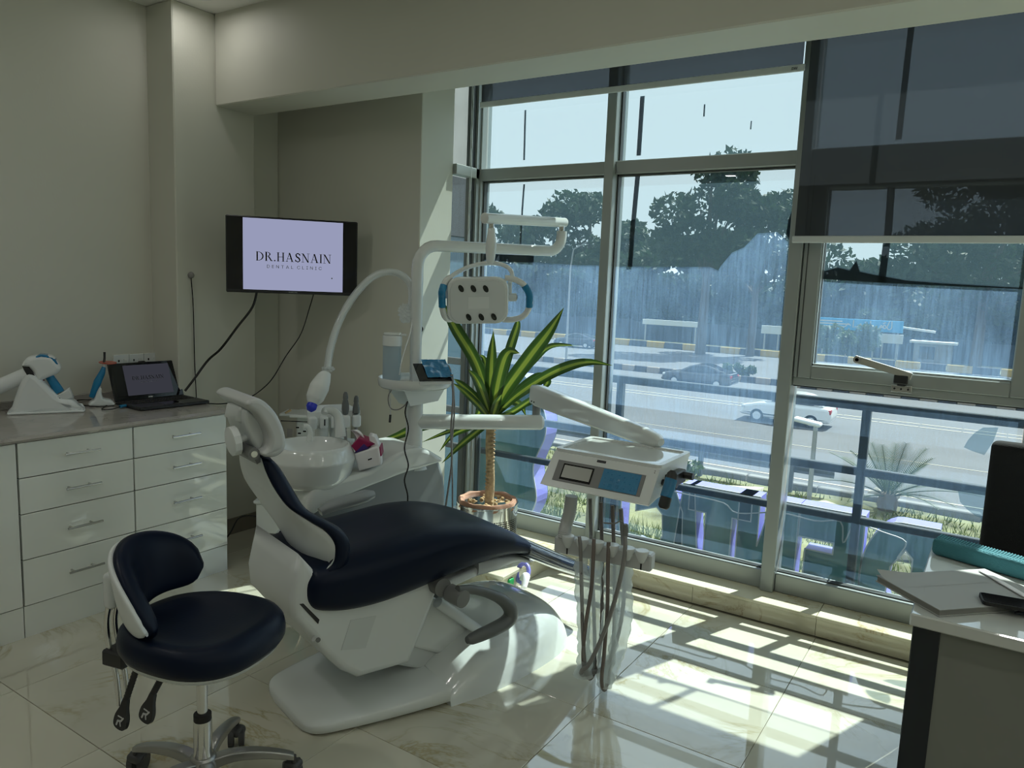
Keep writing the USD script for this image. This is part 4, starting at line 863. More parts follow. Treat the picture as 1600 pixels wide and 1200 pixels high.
# serif capitals for the clinic's name
def serif(word, h, gap=0.10):
    T_, t_, s_ = 0.135, 0.045, 0.04
    def R(x0, x1, z0, z1): return sbox(x0, z0, x1, z1)
    def ring(cx, cz, rx, rz, bx_, bz_): return affinity.scale(Point(cx, cz).buffer(1, 32), rx, rz).difference(affinity.scale(Point(cx, cz).buffer(1, 32), rx - bx_, rz - bz_))
    def st(x): return unary_union([R(x, x + T_, 0, 1), R(x - 0.07, x + T_ + 0.07, 0, s_), R(x - 0.07, x + T_ + 0.07, 1 - s_, 1)])
    def dg(x0, z0, x1, z1, w): return Polygon([(x0 - w / 2, z0), (x0 + w / 2, z0), (x1 + w / 2, z1), (x1 - w / 2, z1)])
    def S():
        p = LineString(spline([(0.56, 0.80, 0), (0.36, 0.965, 0), (0.13, 0.83, 0), (0.22, 0.60, 0), (0.48, 0.42, 0), (0.56, 0.20, 0), (0.33, 0.035, 0), (0.07, 0.20, 0)], 8)[:, :2]).buffer(0.048)
        q = LineString(spline([(0.16, 0.72, 0), (0.24, 0.58, 0), (0.46, 0.44, 0), (0.52, 0.28, 0)], 6)[:, :2]).buffer(0.075)
        return unary_union([p, q, R(0.54, 0.58, 0.70, 0.97), R(0.05, 0.09, 0.03, 0.30)])
    gl = {"D": (unary_union([st(0.08), ring(0.2, 0.5, 0.62, 0.5, 0.14, s_).intersection(R(0.18, 1, 0, 1))]), 0.86),
          "R": (unary_union([st(0.08), ring(0.2, 0.755, 0.40, 0.245, 0.12, s_).intersection(R(0.18, 1, 0.4, 1)), dg(0.72, 0, 0.38, 0.53, 0.15), R(0.60, 0.88, 0, s_)]), 0.86),
          ".": (Point(0.1, 0.07).buffer(0.075), 0.22),
          "H": (unary_union([st(0.08), st(0.62), R(0.1, 0.7, 0.48, 0.48 + t_)]), 0.86),
          "A": (unary_union([dg(0.10, 0, 0.40, 1, t_ * 1.2), dg(0.72, 0, 0.40, 1, T_ * 1.1), R(0.22, 0.62, 0.32, 0.32 + t_), R(-0.01, 0.25, 0, s_), R(0.56, 0.90, 0, s_)]), 0.88),
          "S": (S(), 0.64),
          "N": (unary_union([R(0.12, 0.12 + t_, 0, 1), R(0.72, 0.72 + t_, 0, 1), dg(0.74, 0, 0.14, 1, T_ * 1.15), R(0.0, 0.3, 0, s_), R(-0.02, 0.2, 1 - s_, 1), R(0.60, 0.90, 1 - s_, 1)]), 0.90),
          "I": (st(0.08), 0.30)}
    out, x = [], 0.0
    for ch in word:
        g, wd = gl[ch]; out.append(affinity.translate(g, x, 0)); x += wd + gap
    return affinity.scale(unary_union(out), h, h, origin=(0, 0)), (x - gap) * h
def serif_mesh(word, width, depth):
    g, wd = serif(word, 1.0); k = width / wd
    m = ext(affinity.scale(g, k, k, origin=(0, 0)), depth); m.apply_translation((-width / 2, 0, 0)); return m
def sans_mesh(word, width, h, depth):
    ms, x = [], 0.0
    for ch in word:
        if ch != " ":
            m = meshkit.text_mesh(ch, h, depth); lo, hi = m.bounds[0][0], m.bounds[1][0]; m.apply_translation((x - lo, 0, 0)); ms.append(m); x += hi - lo
        x += h * (0.62 if ch != " " else 0.5)
    m = cat(*ms); c = (m.bounds[0][0] + m.bounds[1][0]) / 2; m.apply_translation((-c, 0, 0)); m.apply_scale((width / (m.bounds[1][0] - m.bounds[0][0]), 1, 1)); return m
def on_screen(m, x, z, off, put):   # text (xy) -> (x, z) standing
    return put(mv(m, (x, off, z), rx=90))
part(scn, "lettering", lid(mv(serif_mesh("DR.HASNAIN", 0.175, 0.0004), (0.008, -sy * 0.0022, 0.108), rx=90)), "black_ink", False)
part(scn, "lettering", lid(mv(sans_mesh("DENTAL CLINIC", 0.10, 0.0065, 0.0003), (0.008, -sy * 0.0022, 0.092), rx=90)), "grey_ink", False)

# ------------------------------------------------------------ television on its arm
A, B = pt(352, 336, 4.10), pt(559, 351, 4.30)
X = arr([B[0] - A[0], B[1] - A[1], 0]); TW = np.linalg.norm(X); X /= TW; Nn = np.cross(X, [0, 0, 1])       # Nn towards the viewer
TH = 0.418; C0 = arr([(A[0] + B[0]) / 2, (A[1] + B[1]) / 2, 1.497])
tv = thing("television", "black flat television mounted on the wall corner, showing the clinic name in serif capitals", "television")
tp = lambda m: place(m, C0, X, -Nn)        # local: x across, y away from the viewer, z up
part(tv, "housing", tp(cat(bx(-TW / 2, TW / 2, 0, 0.03, 0, TH, 0.005), bx(-TW * 0.33, TW * 0.33, 0.03, 0.06, 0.05, TH - 0.08, 0.01))), "dark_plastic")
part(tv, "screen", tp(bx(-TW / 2 + 0.006, TW / 2 - 0.006, -0.001, 0.0005, 0.018, TH - 0.006)), "black_gloss", False)
pic = part(tv, "picture", tp(bx(-0.265, 0.272, -0.002, -0.001, 0.018, TH - 0.01)), "tv_white", False, "lit pale violet picture")
part(pic, "lettering", tp(mv(serif_mesh("DR.HASNAIN", 0.405, 0.0006), (0.005, -0.002, 0.178), rx=90)), "black_ink", False)
part(pic, "lettering", tp(mv(sans_mesh("DENTAL CLINIC", 0.295, 0.017, 0.0005), (0.008, -0.002, 0.140), rx=90)), "grey_ink", False)
part(pic, "cursor", tp(mv(cyl([0, 0, 0], [0, -0.0008, 0], 0.004, n=10), (0.212, -0.002, 0.095))), "grey_ink", False)
part(tv, "badge", tp(mv(sans_mesh("SAMSUNG", 0.045, 0.006, 0.0005), (0.0, -0.001, 0.006), rx=90)), "light_grey_plastic", False)
part(tv, "wall_arm", cat(tube([tp(tm([(0, 0.06, 0.2)], np.zeros((0, 3)))).vertices[0], (-3.62, 3.02, 1.70), (-3.875, 2.93, 1.70)], 0.018, 10), bx(-3.88, -3.865, 2.88, 2.98, 1.6, 1.8, 0.003)), "dark_plastic")
def cable(name, pts, r, label, mat="cable_black", n=6): return solo(name, tube(pts, r, 7, n), mat, label, "cable")
tb = tp(tm([(-0.19, 0.03, 0.0), (0.12, 0.03, 0.0)], np.zeros((0, 3)))).vertices
cable("video_cable", [tb[0] + arr([0, 0, 0.03]), tb[0] + arr([-0.02, -0.02, -0.08]), tuple(pt(370, 512, 4.25)), tuple(pt(345, 545, 4.28)), tuple(pt(325, 563, 4.30)), tuple(pt(305, 590, 4.28)), tuple(pt(289, 611, 4.26))], 0.0068, "thick black video cable hanging from the television down to the laptop")
cable("power_cable", [tb[1] + arr([0, 0, 0.03]), tuple(pt(484, 480, 4.42)), tuple(pt(470, 522, 4.4)), tuple(pt(447, 556, 4.35)), tuple(pt(428, 588, 4.3)), tuple(pt(413, 605, 4.25)), tuple(pt(392, 620, 4.2)), tuple(pt(370, 627, 4.18)), tuple(pt(345, 631, 4.16)), tuple(ptz(318, 629, CT + .006)), tuple(ptz(300, 622, CT + .006))], 0.0032, "thin black cable sagging from the television past the headrest to the worktop")
lk = thing("wall_cable", "thin black cord hanging down the column from a stuffed wall hole", "cable")
h0 = pty(297, 431, 2.61); 
part(lk, "hole_stuffing", mv(trimesh.creation.icosphere(2, 0.018), (-3.872, 2.607, 1.58)), "hose_grey", label="grey lump of stuffing in the wall hole")
part(lk, "cord", tube([(-3.872, 2.607, 1.57), (-3.868, 2.615, 1.4), (-3.868, 2.618, 1.1), (-3.865, 2.622, 0.92), (-3.80, 2.53, CT - 0.05) if False else (-3.862, 2.622, 0.80)], 0.0028, 6, 5), "cable_black")
fc = thing("floor_cable", "black cable loop on the floor between the drawer unit and the white trolley", "cable")
part(fc, "cord", tube([(-3.50, 2.50, 0.40), (-3.52, 2.52, 0.22), (-3.53, 2.545, 0.12), (-3.51, 2.58, 0.16), (-3.48, 2.62, 0.245), (-3.42, 2.68, 0.25), (-3.36, 2.72, 0.22)], 0.004, 6, 5), "cable_black")
# ------------------------------------------------------------ dental chair
CB = (-2.05, 1.83); CH = VP(CB, (math.sin(math.radians(17)), math.cos(math.radians(17))))
dc = thing("dental_chair", "navy leather dental chair with white body, headrest and rounded white floor base", "dental chair", (CB[0], CB[1], 0), 73.0)
def sect(s, hw, top, bot, n=28, ey=0.5, ez=0.62):
    a = np.linspace(0, 2 * np.pi, n, endpoint=False); c, d = np.cos(a), np.sin(a)
    return np.stack([np.full(n, s), hw * np.sign(c) * np.abs(c) ** ey, (top + bot) / 2 + (top - bot) / 2 * np.sign(d) * np.abs(d) ** ez], 1)
def body_of(rows, k=4, **kw):
    q = spline(arr(rows), k); return loft([sect(*r, **kw) for r in q])
# base: low plate at the head end, rounded hump towards the window
part(dc, "base_plate", body_of([(-0.085, 0.10, 0.02, 0), (-0.075, 0.17, 0.036, 0), (-0.04, 0.215, 0.048, 0), (0.05, 0.245, 0.056, 0), (0.2, 0.28, 0.064, 0), (0.36, 0.31, 0.075, 0), (0.435, 0.322, 0.085, 0)], ey=0.4, ez=0.45), "white_gloss", 50)
def hump(s, hw, h, n=30):
    a = np.linspace(-0.12, math.pi + 0.12, n); c, d = np.cos(a), np.sin(a)
    y = hw * np.sign(c) * np.abs(c) ** 0.55; z = np.maximum(0, h * np.sign(d) * np.abs(d) ** 0.75); y = y * (1 + 0.12 * (1 - z / max(h, 1e-6)))
    return np.stack([np.full(n, s), y, z], 1)
rows = spline(arr([(0.437, 0.29, 0.088), (0.50, 0.295, 0.13), (0.58, 0.30, 0.172), (0.68, 0.298, 0.208), (0.78, 0.288, 0.230), (0.88, 0.274, 0.238), (0.98, 0.255, 0.230), (1.07, 0.23, 0.202), (1.14, 0.20, 0.150), (1.185, 0.165, 0.078), (1.195, 0.14, 0.0)]), 4)
part(dc, "base_hump", loft([hump(*r) for r in rows]), "white_gloss", 50)
def q_(pts, off): return CH.px(*pts, off=off)
lk_ = [(680, 949), (734, 986), (694, 1022), (655, 1014)]
part(dc, "lift_cover", puff(q_([(672, 930), (738, 985), (690, 1024), (640, 1010)], 0.14), 0.15, 0.02), "white_gloss", 40)
part(dc, "lift_cover", puff(q_([(640, 990), (700, 1018), (676, 1050), (620, 1040)], 0.13), 0.135, 0.02), "off_white_plastic", 40)
a, b_ = q_([(684, 941), (748, 985)], 0.17); part(dc, "lift_arm", tube([(a[0], -0.17, a[1]), (b_[0], -0.17, b_[1])], [0.022, 0.022], 14), "white_plastic", 50)
part(dc, "lift_arm", tube([(a[0], 0.17, a[1]), (b_[0], 0.17, b_[1])], [0.022, 0.022], 14), "white_plastic", 50)
# white body under the seat
bp = q_([(470, 868), (462, 900), (455, 935), (458, 968), (484, 996), (501, 1020), (535, 1050), (560, 1061), (640, 1037), (668, 970), (690, 905), (640, 915), (560, 925), (500, 900)], 0.20)
part(dc, "seat_body", puff(bp, 0.205, 0.03), "white_plastic", 40)
pp = q_([(548, 969), (588, 962), (571, 1013), (533, 1016)], 0.206); part(dc, "side_panel", mv(puff(pp, 0.0015, 0.0005), (0, -0.2055, 0)), "off_white_plastic", 30)
pp = q_([(468, 944), (474, 943), (499, 968), (497, 975)], 0.206); part(dc, "hinge_slot", mv(puff(pp, 0.002, 0.0005), (0, -0.2055, 0)), "dark_plastic", 30, "dark hinge slot with steel strip")
for (x, y, r, m) in ((489, 997, 0.008, "light_grey_plastic"), (496, 999, 0.0085, "panel_grey")):
    k = q_([(x, y)], 0.2)[0]; part(dc, "badge", cyl([k[0], -0.204, k[1]], [k[0], -0.2075, k[1]], r, n=16), m)
# seat cushion and leg rest
seat = [(-0.10, 0.16, 0.575, 0.52), (-0.088, 0.215, 0.60, 0.485), (-0.05, 0.25, 0.63, 0.452), (0.05, 0.268, 0.647, 0.43), (0.18, 0.272, 0.66, 0.425), (0.32, 0.27, 0.672, 0.437), (0.45, 0.266, 0.678, 0.456), (0.6, 0.258, 0.66, 0.472), (0.75, 0.245, 0.612, 0.482), (0.86, 0.232, 0.560, 0.470), (0.90, 0.228, 0.538, 0.455)]
sm = body_of(seat, 5, n=40); 
sv = sm.vertices; sv[:, 2] -= 0.022 * np.exp(-((sv[:, 1] / 0.16) ** 2)) * (sv[:, 2] > 0.55) * np.exp(-((sv[:, 0] - 0.15) / 0.25) ** 2)
part(dc, "seat_cushion", sm, "navy_leather", 60)
foot = [(0.885, 0.226, 0.541, 0.455), (0.90, 0.231, 0.535, 0.446), (1.0, 0.226, 0.482, 0.395), (1.12, 0.215, 0.42, 0.335), (1.25, 0.20, 0.355, 0.275), (1.36, 0.18, 0.30, 0.23), (1.42, 0.15, 0.268, 0.218), (1.435, 0.10, 0.255, 0.225)]
part(dc, "foot_cover", body_of(foot, 5, n=40), "navy_under_plastic", 60, "foot end under a shiny clear plastic cover")
part(dc, "leg_shell", body_of([(0.66, 0.18, 0.50, 0.40), (0.76, 0.19, 0.49, 0.41), (0.86, 0.18, 0.47, 0.425), (0.95, 0.165, 0.43, 0.40)], 4), "light_grey_plastic", 50)
part(dc, "seat_front_shell", puff(q_([(688, 915), (700, 905), (760, 880), (800, 872), (760, 893), (712, 915), (690, 940)], 0.16), 0.17, 0.015), "white_plastic", 40)
# backrest
WL = [0.10, 0.125, 0.155, 0.185, 0.205, 0.218, 0.225, 0.225, 0.22]
def qv(pts, offs): return arr([CH.px(p, off=o)[0] for p, o in zip(pts, offs)])
Fp = qv([(409, 717), (417, 741), (432, 769), (452, 794), (485, 816), (510, 832), (524, 853), (521, 878), (507, 893)], WL)
Cp = qv([(424, 716), (440, 733), (460, 766), (480, 796), (510, 813), (535, 828), (549, 850), (546, 876), (534, 893)], WL)
Rp = qv([(382, 712), (394, 737), (410, 770), (428, 806), (444, 835), (458, 860), (467, 877), (475, 889), (485, 896)], [-0.05] * 9)
wl = spline(np.stack([WL, WL, WL], 1), 4)[:, 0]; up3 = lambda p: spline(np.column_stack([p, np.zeros(len(p))]), 4)[:, :2]
Fs, Cs, Rs = up3(Fp), up3(Cp), up3(Rp)
def strip(prof):        # prof(F, C, R, w) -> half section (s, z, y) from the near side to the middle, mirrored
    out = []
    for f_, c_, r_, w_ in zip(Fs, Cs, Rs, wl):
        h = prof(f_, c_, r_, w_); out.append([(a[0], -y, a[1]) for a, y in h] + [(a[0], y, a[1]) for a, y in h[::-1]])
    return loft(out)
part(dc, "back_shell", strip(lambda f_, c_, r_, w_: [(f_ * 0.9 + c_ * 0.1, w_ * 0.90), (f_, w_ * 0.985), (f_ * 0.75 + r_ * 0.25, w_ * 0.965), (f_ * 0.35 + r_ * 0.65, w_ * 0.78), (f_ * 0.08 + r_ * 0.92, max(0.07, w_ * 0.42)), (r_, 0.045)]), "white_plastic", 50)
part(dc, "back_cushion", strip(lambda f_, c_, r_, w_: [(f_ * 0.85 + c_ * 0.15, w_ * 0.80), (f_ * 0.97 + c_ * 0.03, w_ * 0.97), (f_ * 0.85 + c_ * 0.15, w_ + 0.010), (f_ * 0.5 + c_ * 0.5, w_ + 0.014), (f_ * 0.15 + c_ * 0.85, w_ + 0.006), (c_ + (c_ - f_) * 0.02, w_ - 0.014), (c_ - (c_ - f_) * 0.05, w_ * 0.65), (c_ - (c_ - f_) * 0.18, w_ * 0.3)]), "navy_leather", 70)
ij = q_([(386, 641), (397, 646), (409, 658), (418, 674), (421, 690), (416, 705), (404, 707), (394, 691), (385, 668), (382, 652)], 0.09)
part(dc, "headrest_shell", puff(smooth_poly(ij, 3), 0.092, 0.012), "off_white_plastic", 45)
hm = q_([(372, 660), (376, 642), (388, 633), (398, 640), (404, 655), (388, 666)], 0.08); part(dc, "headrest_mount", puff(hm, 0.06, 0.015), "off_white_plastic", 45)
hp = q_([(384, 631), (391, 624), (402, 622), (416, 629), (431, 645), (442, 667), (447, 690), (443, 705), (430, 714), (414, 714), (410, 708), (418, 700), (420, 684), (412, 664), (401, 648), (389, 638)], 0.14)
part(dc, "headrest_pad", puff(smooth_poly(hp, 3), 0.148, 0.016), "light_grey_plastic", 60, "light grey headrest pad")
a, b_ = q_([(386, 684), (364, 689)], 0.05); d_ = arr([b_[0] - a[0], 0, b_[1] - a[1]]); d_ /= np.linalg.norm(d_)
A3 = arr([a[0], -0.05, a[1]]); part(dc, "headrest_knob", cat(tube([A3, A3 + d_ * 0.035], [0.012, 0.012], 12), tube([A3 + d_ * 0.03, A3 + d_ * 0.034, A3 + d_ * 0.056, A3 + d_ * 0.060], [0.040, 0.050, 0.050, 0.040], 12)), "white_plastic", 30)
k = q_([(394, 708)], 0.10)[0]; part(dc, "headrest_hinge", cat(cyl([k[0], -0.115, k[1]], [k[0], 0.06, k[1]], 0.020, n=20), puff(q_([(390, 700), (402, 700), (412, 722), (404, 727)], 0.1), 0.09, 0.005)), "panel_grey", 40)
part(dc, "hinge_bolt", cyl([k[0], -0.114, k[1]], [k[0], -0.119, k[1]], 0.011, n=16), "chrome")
# armrests
k0, k1 = q_([(697, 921), (711, 929)], 0.27)
part(dc, "armrest_hub", cat(cyl([k0[0], -0.20, k0[1]], [k0[0], -0.25, k0[1]], 0.036, n=24), cyl([k1[0] - 0.01, -0.25, k1[1] + 0.004], [k1[0], -0.325, k1[1]], 0.034, n=24)), "panel_grey", 40)
ap = q_([(716, 922), (738, 922), (762, 927), (783, 936), (797, 949), (799, 963), (790, 974), (772, 984), (752, 993), (738, 999), (731, 1001)], 0.31)
part(dc, "armrest", tube([(s, -0.305, z) for s, z in ap], [0.016, 0.017, 0.019, 0.023, 0.028, 0.030, 0.029, 0.028, 0.026, 0.022, 0.014], 16, 4), "grey_plastic", 60, "grey swing-down armrest on the near side")
ap = q_([(500, 800), (512, 793), (530, 787), (555, 780), (572, 775), (584, 772)], -0.33)
part(dc, "armrest", tube([(s, 0.33, z) for s, z in ap], [0.018, 0.024, 0.028, 0.030, 0.028, 0.016], 16, 4, 1.0), "unit_grey", 60, "mid grey armrest on the far side")

# ------------------------------------------------------------ dental unit beside the chair
PB = arr([-2.322, 2.737, 0])
du = thing("dental_unit", "white dental unit behind the chair with rinse basin, round pole and service box", "dental unit", (CB[0], CB[1], 0), 73.0)
dl = lambda p: (float((arr(p)[:2] - arr(CB)) @ CH.d[:2]), float(-(arr(p)[:2] - arr(CB)) @ CH.n[:2]), float(arr(p)[2]))   # world -> chair frame
ub = q_([(486, 800), (500, 780), (540, 765), (600, 742), (640, 715), (662, 702), (682, 712), (694, 742), (697, 780), (695, 840)], -0.46)
ub = np.vstack([ub, [[ub[-1][0] - 0.01, 0.06], [0.36, 0.06], [0.30, 0.2]]])
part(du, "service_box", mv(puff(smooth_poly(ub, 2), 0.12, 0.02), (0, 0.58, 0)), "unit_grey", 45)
tb_ = q_([(480, 798), (484, 775), (500, 757), (540, 747), (580, 735), (612, 715), (640, 703), (664, 701), (684, 711), (692, 722), (640, 738), (605, 751), (550, 773), (505, 796), (490, 806)], -0.42)
part(du, "shoulder", mv(puff(smooth_poly(tb_, 2), 0.155, 0.02), (0, 0.575, 0)), "white_gloss", 45)
part(du, "pedestal", body_of([(0.40, 0.10, 0.07, 0.0), (0.45, 0.14, 0.08, 0.0), (0.85, 0.14, 0.08, 0.0), (0.92, 0.1, 0.07, 0)], 3), "panel_grey") if False else part(du, "pedestal", mv(bx(0.40, 0.90, -0.12, 0.12, 0.0, 0.08, 0.01), (0, 0.58, 0)), "panel_grey")
# rinse basin
bc = arr(dl(pt(487, 713, 3.35)))
prof = [(0.02, 0.684), (0.12, 0.686), (0.155, 0.694), (0.172, 0.725), (0.184, 0.765), (0.192, 0.800), (0.191, 0.812), (0.176, 0.850), (0.168, 0.866), (0.158, 0.867), (0.150, 0.852), (0.13, 0.82), (0.07, 0.785), (0.015, 0.775), (0.002, 0.775)]
part(du, "rinse_basin", lathe(prof, 44, (bc[0], bc[1], 0)), "white_gloss", 60)
L_ = lambda px, py, d: dl(pt(px, py, d))
part(du, "basin_spout", tube([L_(483, 690, 3.36), L_(485, 676, 3.36), L_(481, 667, 3.35), L_(474, 666, 3.34)], [0.015, 0.013, 0.012, 0.010], 14, 4), "white_gloss", 60)
part(du, "cup_filler", tube([L_(532, 682, 3.44), L_(531, 666, 3.44), L_(528, 650, 3.44), L_(520, 642, 3.44), L_(509, 641, 3.43), L_(507, 646, 3.42)], [0.026, 0.023, 0.021, 0.019, 0.017, 0.015], 16, 4), "white_gloss", 60)
# pole, lamp arm
pl_ = arr(dl(PB)); pole = lambda z: (pl_[0], pl_[1], z)
part(du, "pole", cyl(pole(0.70), pole(1.12), 0.040, n=28), "white_gloss", 40)
part(du, "pole_collar", lathe([(0.040, 0.70), (0.075, 0.705), (0.07, 0.73), (0.045, 0.76), (0.040, 0.76)], 28, (pl_[0], pl_[1], 0)), "white_gloss", 50)
part(du, "instrument_tray", lathe([(0.02, 1.130), (0.165, 1.130), (0.172, 1.144), (0.178, 1.146), (0.180, 1.132), (0.176, 1.107), (0.165, 1.098), (0.03, 1.098)], 44, (pl_[0], pl_[1], 0), 1.0, 0.9), "white_gloss", 50)
part(du, "tray_bracket", mv(hull([(x, y, z) for x, y, z in ((-0.11, -0.08, 1.098), (0.12, -0.08, 1.098), (-0.11, 0.08, 1.098), (0.12, 0.08, 1.098), (-0.055, -0.05, 1.015), (0.10, -0.05, 1.03), (-0.055, 0.05, 1.015), (0.10, 0.05, 1.03))]), (pl_[0], pl_[1], 0)), "white_plastic", 30)
for y in (475, 485): part(du, "screw", mv(trimesh.creation.icosphere(2, 0.009), L_(657, y, 3.575)), "panel_grey")
k = arr(L_(651, 513, 3.60)); part(du, "round_button", tube([k, k + arr([0.0, -0.028, -0.004])], [0.020, 0.019], 20), "black_gloss", 40, "round black button on the pole")
AE = pt(880, 392, 3.95); d2 = AE - PB; d2[2] = 0; d2 /= np.linalg.norm(d2)
ZA = 1.765
def lw(p): return dl(p)
path = [PB + arr([0, 0, 1.10]), PB + arr([0, 0, 1.45]), PB + arr([0, 0, ZA - 0.10])]
for t in np.linspace(0.15, 1, 6): path.append(PB + arr([0, 0, ZA - 0.10]) + d2 * 0.10 * (1 - math.cos(t * math.pi / 2)) + arr([0, 0, 0.10 * math.sin(t * math.pi / 2)]))
Lh = np.linalg.norm((AE - PB)[:2])
path.append(PB + d2 * (Lh - 0.09) + arr([0, 0, ZA + 0.012]))
for t in np.linspace(0.15, 1, 6): path.append(PB + d2 * (Lh - 0.09) + arr([0, 0, ZA + 0.012]) + d2 * 0.075 * math.sin(t * math.pi / 2) + arr([0, 0, 0.075 * (1 - math.cos(t * math.pi / 2))]))
end = path[-1]; path.append(end + arr([0, 0, 0.03]))
part(du, "lamp_post", tube([lw(p) for p in path], 0.0272, 24), "white_gloss", 60)
# lower bracket arm
JA = ptz(845, 660, 0.93); part(du, "bracket_arm", cat(tube([lw(PB + arr([0, 0, 0.93])), lw(JA)], [0.037, 0.037], 26), tube([lw(JA), lw(JA + (JA - PB - arr([0, 0, 0.93])) * 0.02)], [0.037, 0.028], 26)), "white_gloss", 40)
JC = ptz(838, 648, 0.955)
part(du, "arm_joint", cyl(lw(JC - arr([0, 0, 0.01])), lw(JC + arr([0, 0, 0.05])), 0.021, n=20), "panel_grey", 40)
UE = arr([-1.115, 2.845, 0.99]); J2 = arr([JC[0], JC[1], 1.055]); ax = UE - J2; ln = np.linalg.norm(ax); ax /= ln; sd = np.cross(ax, [0, 0, 1]); sd /= np.linalg.norm(sd); u2 = np.cross(sd, ax)
rings = [J2 + ax * s + (sd[None] * rr[:, :1] + u2[None] * rr[:, 1:]) for s, w_, h_ in ((-0.035, 0.04, 0.06), (-0.025, 0.058, 0.098), (0.02, 0.062, 0.108), (0.25, 0.06, 0.100), (ln - 0.1, 0.055, 0.075), (ln - 0.02, 0.05, 0.055), (ln, 0.035, 0.03)) for rr in [rect_ring(w_, h_, 0.018, 4)]]
part(du, "balance_arm", loft([[lw(p) for p in r_] for r_ in rings]), "white_gloss", 40)
for s in (0.0, 0.022): 
    k = J2 + ax * s - u2 * 0.03 - sd * 0.031 if (sd @ (EYE - J2)) < 0 else J2 + ax * s - u2 * 0.03 + sd * 0.031
    part(du, "screw", mv(trimesh.creation.icosphere(2, 0.004), lw(k)), "dark_plastic")
# assistant's holder behind the basin
hb = [pt(478, 653, 3.62), pt(560, 652, 3.74)]; hx_ = hb[1] - hb[0]; hx_[2] = 0; hl = np.linalg.norm(hx_); hx_ /= hl; hy_ = np.cross([0, 0, 1], hx_)
HP = lambda m: place(m, arr(lw(hb[0])), arr(lw(hb[0] + hx_)) - arr(lw(hb[0])), arr(lw(hb[0] + hy_)) - arr(lw(hb[0])))
part(du, "holder_plate", HP(hull([(0, -0.03, -0.0), (hl, -0.03, 0.0), (0, -0.03, 0.03), (hl - 0.0, -0.03, 0.03), (0.02, 0.09, 0.045), (hl - 0.03, 0.09, 0.045), (0.02, 0.09, 0.02), (hl - 0.03, 0.09, 0.02)])), "white_plastic", 30)
for i in range(5):
    x = 0.022 + i * (hl - 0.044) / 4; cpp = part(du, "holder_cup", HP(cat(rbox((x, -0.04, -0.018), (0.042, 0.04, 0.062), 0.012))), "white_plastic", 50)
    if i in (1, 2): part(cpp, "slot", HP(bx(x - 0.003, x + 0.003, -0.0615, -0.058, -0.03, 0.0)), "dark_plastic", False)
for i, zt in ((3, 0.125), (4, 0.105)):
    x = 0.022 + i * (hl - 0.044) / 4; part(du, "suction_handpiece", HP(lathe([(0.006, zt), (0.011, zt - 0.01), (0.013, zt - 0.03), (0.011, zt - 0.035), (0.017, zt - 0.06), (0.018, zt - 0.085), (0.014, 0.02), (0.008, 0.012)], 18, (x, -0.035, 0))), "grey_plastic", 40)
    part(du, "suction_hose", HP(tube([(x, -0.035, -0.045), (x + 0.003, -0.035, -0.15), (x - 0.005, -0.03, -0.3), (x - 0.06, 0.03, -0.36)], 0.008, 8, 4)), "hose_grey")
part(du, "filter_canister", HP(cat(lathe([(0.03, -0.14), (0.032, -0.05), (0.03, -0.045)], 18, (0.075, 0.0, 0)), lathe([(0.032, -0.14), (0.034, -0.05), (0.03, -0.045)], 18, (0.15, 0.0, 0)))), "white_plastic", 40)
part(du, "holder_arm", HP(cat(tube([(0.12, 0.05, 0.0), (0.16, 0.05, -0.12), (0.24, 0.02, -0.14), (0.36, 0.0, -0.16)], 0.02, 12, 4))), "white_plastic")

# ------------------------------------------------------------ operating lamp
ol = thing("operating_lamp", "white dental operating lamp head with six lenses and blue taped handles on a swinging arm", "dental lamp")
ue = end + arr([0, 0, 0.03]); up0 = ue + arr([0, 0, 0.045]); la = pt(757, 341, 3.40)
part(ol, "pivot", cyl(ue, up0, 0.015, n=18), "chrome")
va = (la - up0) / np.linalg.norm(la - up0)
part(ol, "upper_arm", tube([up0 - va * 0.025, up0 - va * 0.022, la, la + va * 0.003], [0.020, 0.0245, 0.0245, 0.020], 26), "white_gloss", 50)
nk = la - va * 0.055; part(ol, "pivot", cyl(nk + arr([0, 0, -0.022]), nk + arr([0, 0, -0.048]), 0.0125, n=18), "chrome")
part(ol, "neck", lathe([(0.011, -0.04), (0.016, -0.045), (0.018, -0.07), (0.024, -0.105), (0.025, -0.135), (0.022, -0.17), (0.019, -0.198), (0.013, -0.205)], 22, nk), "white_gloss", 50)
TOPM, BOTM, LM, RM = pt(741, 437, 3.33), pt(752, 504, 3.42), pt(704, 471, 3.36), pt(789, 470, 3.38)
LX = (RM - LM) / np.linalg.norm(RM - LM); LY = TOPM - BOTM; LY = LY - LX * (LY @ LX); LYn = np.linalg.norm(LY); LY /= LYn; LC = (TOPM + BOTM + LM + RM) / 4
def OL(m):
    m = m.copy(); m.apply_scale(1.09); return place(m, LC, LX, LY)       # local z towards the viewer
HWL, HHL = 0.127, 0.100
rings = [np.column_stack([rect_ring(2 * HWL * f, 2 * HHL * g, 0.05 * f, 6), np.full(24, z)]) for z, f, g in ((-0.075, 0.55, 0.5), (-0.065, 0.75, 0.7), (-0.04, 0.95, 0.93), (-0.012, 1.0, 1.0), (0.0, 0.98, 0.98), (0.004, 0.94, 0.94))]
part(ol, "head_shell", OL(loft(rings)), "white_gloss", 45)
rings = [np.column_stack([rect_ring(2 * HWL * f, 2 * HHL * f, 0.045, 6), np.full(24, z)]) for z, f in ((0.003, 0.90), (0.0065, 0.89), (0.0075, 0.86))]
part(ol, "lens_cover", OL(loft(rings)), "off_white_plastic", 45)
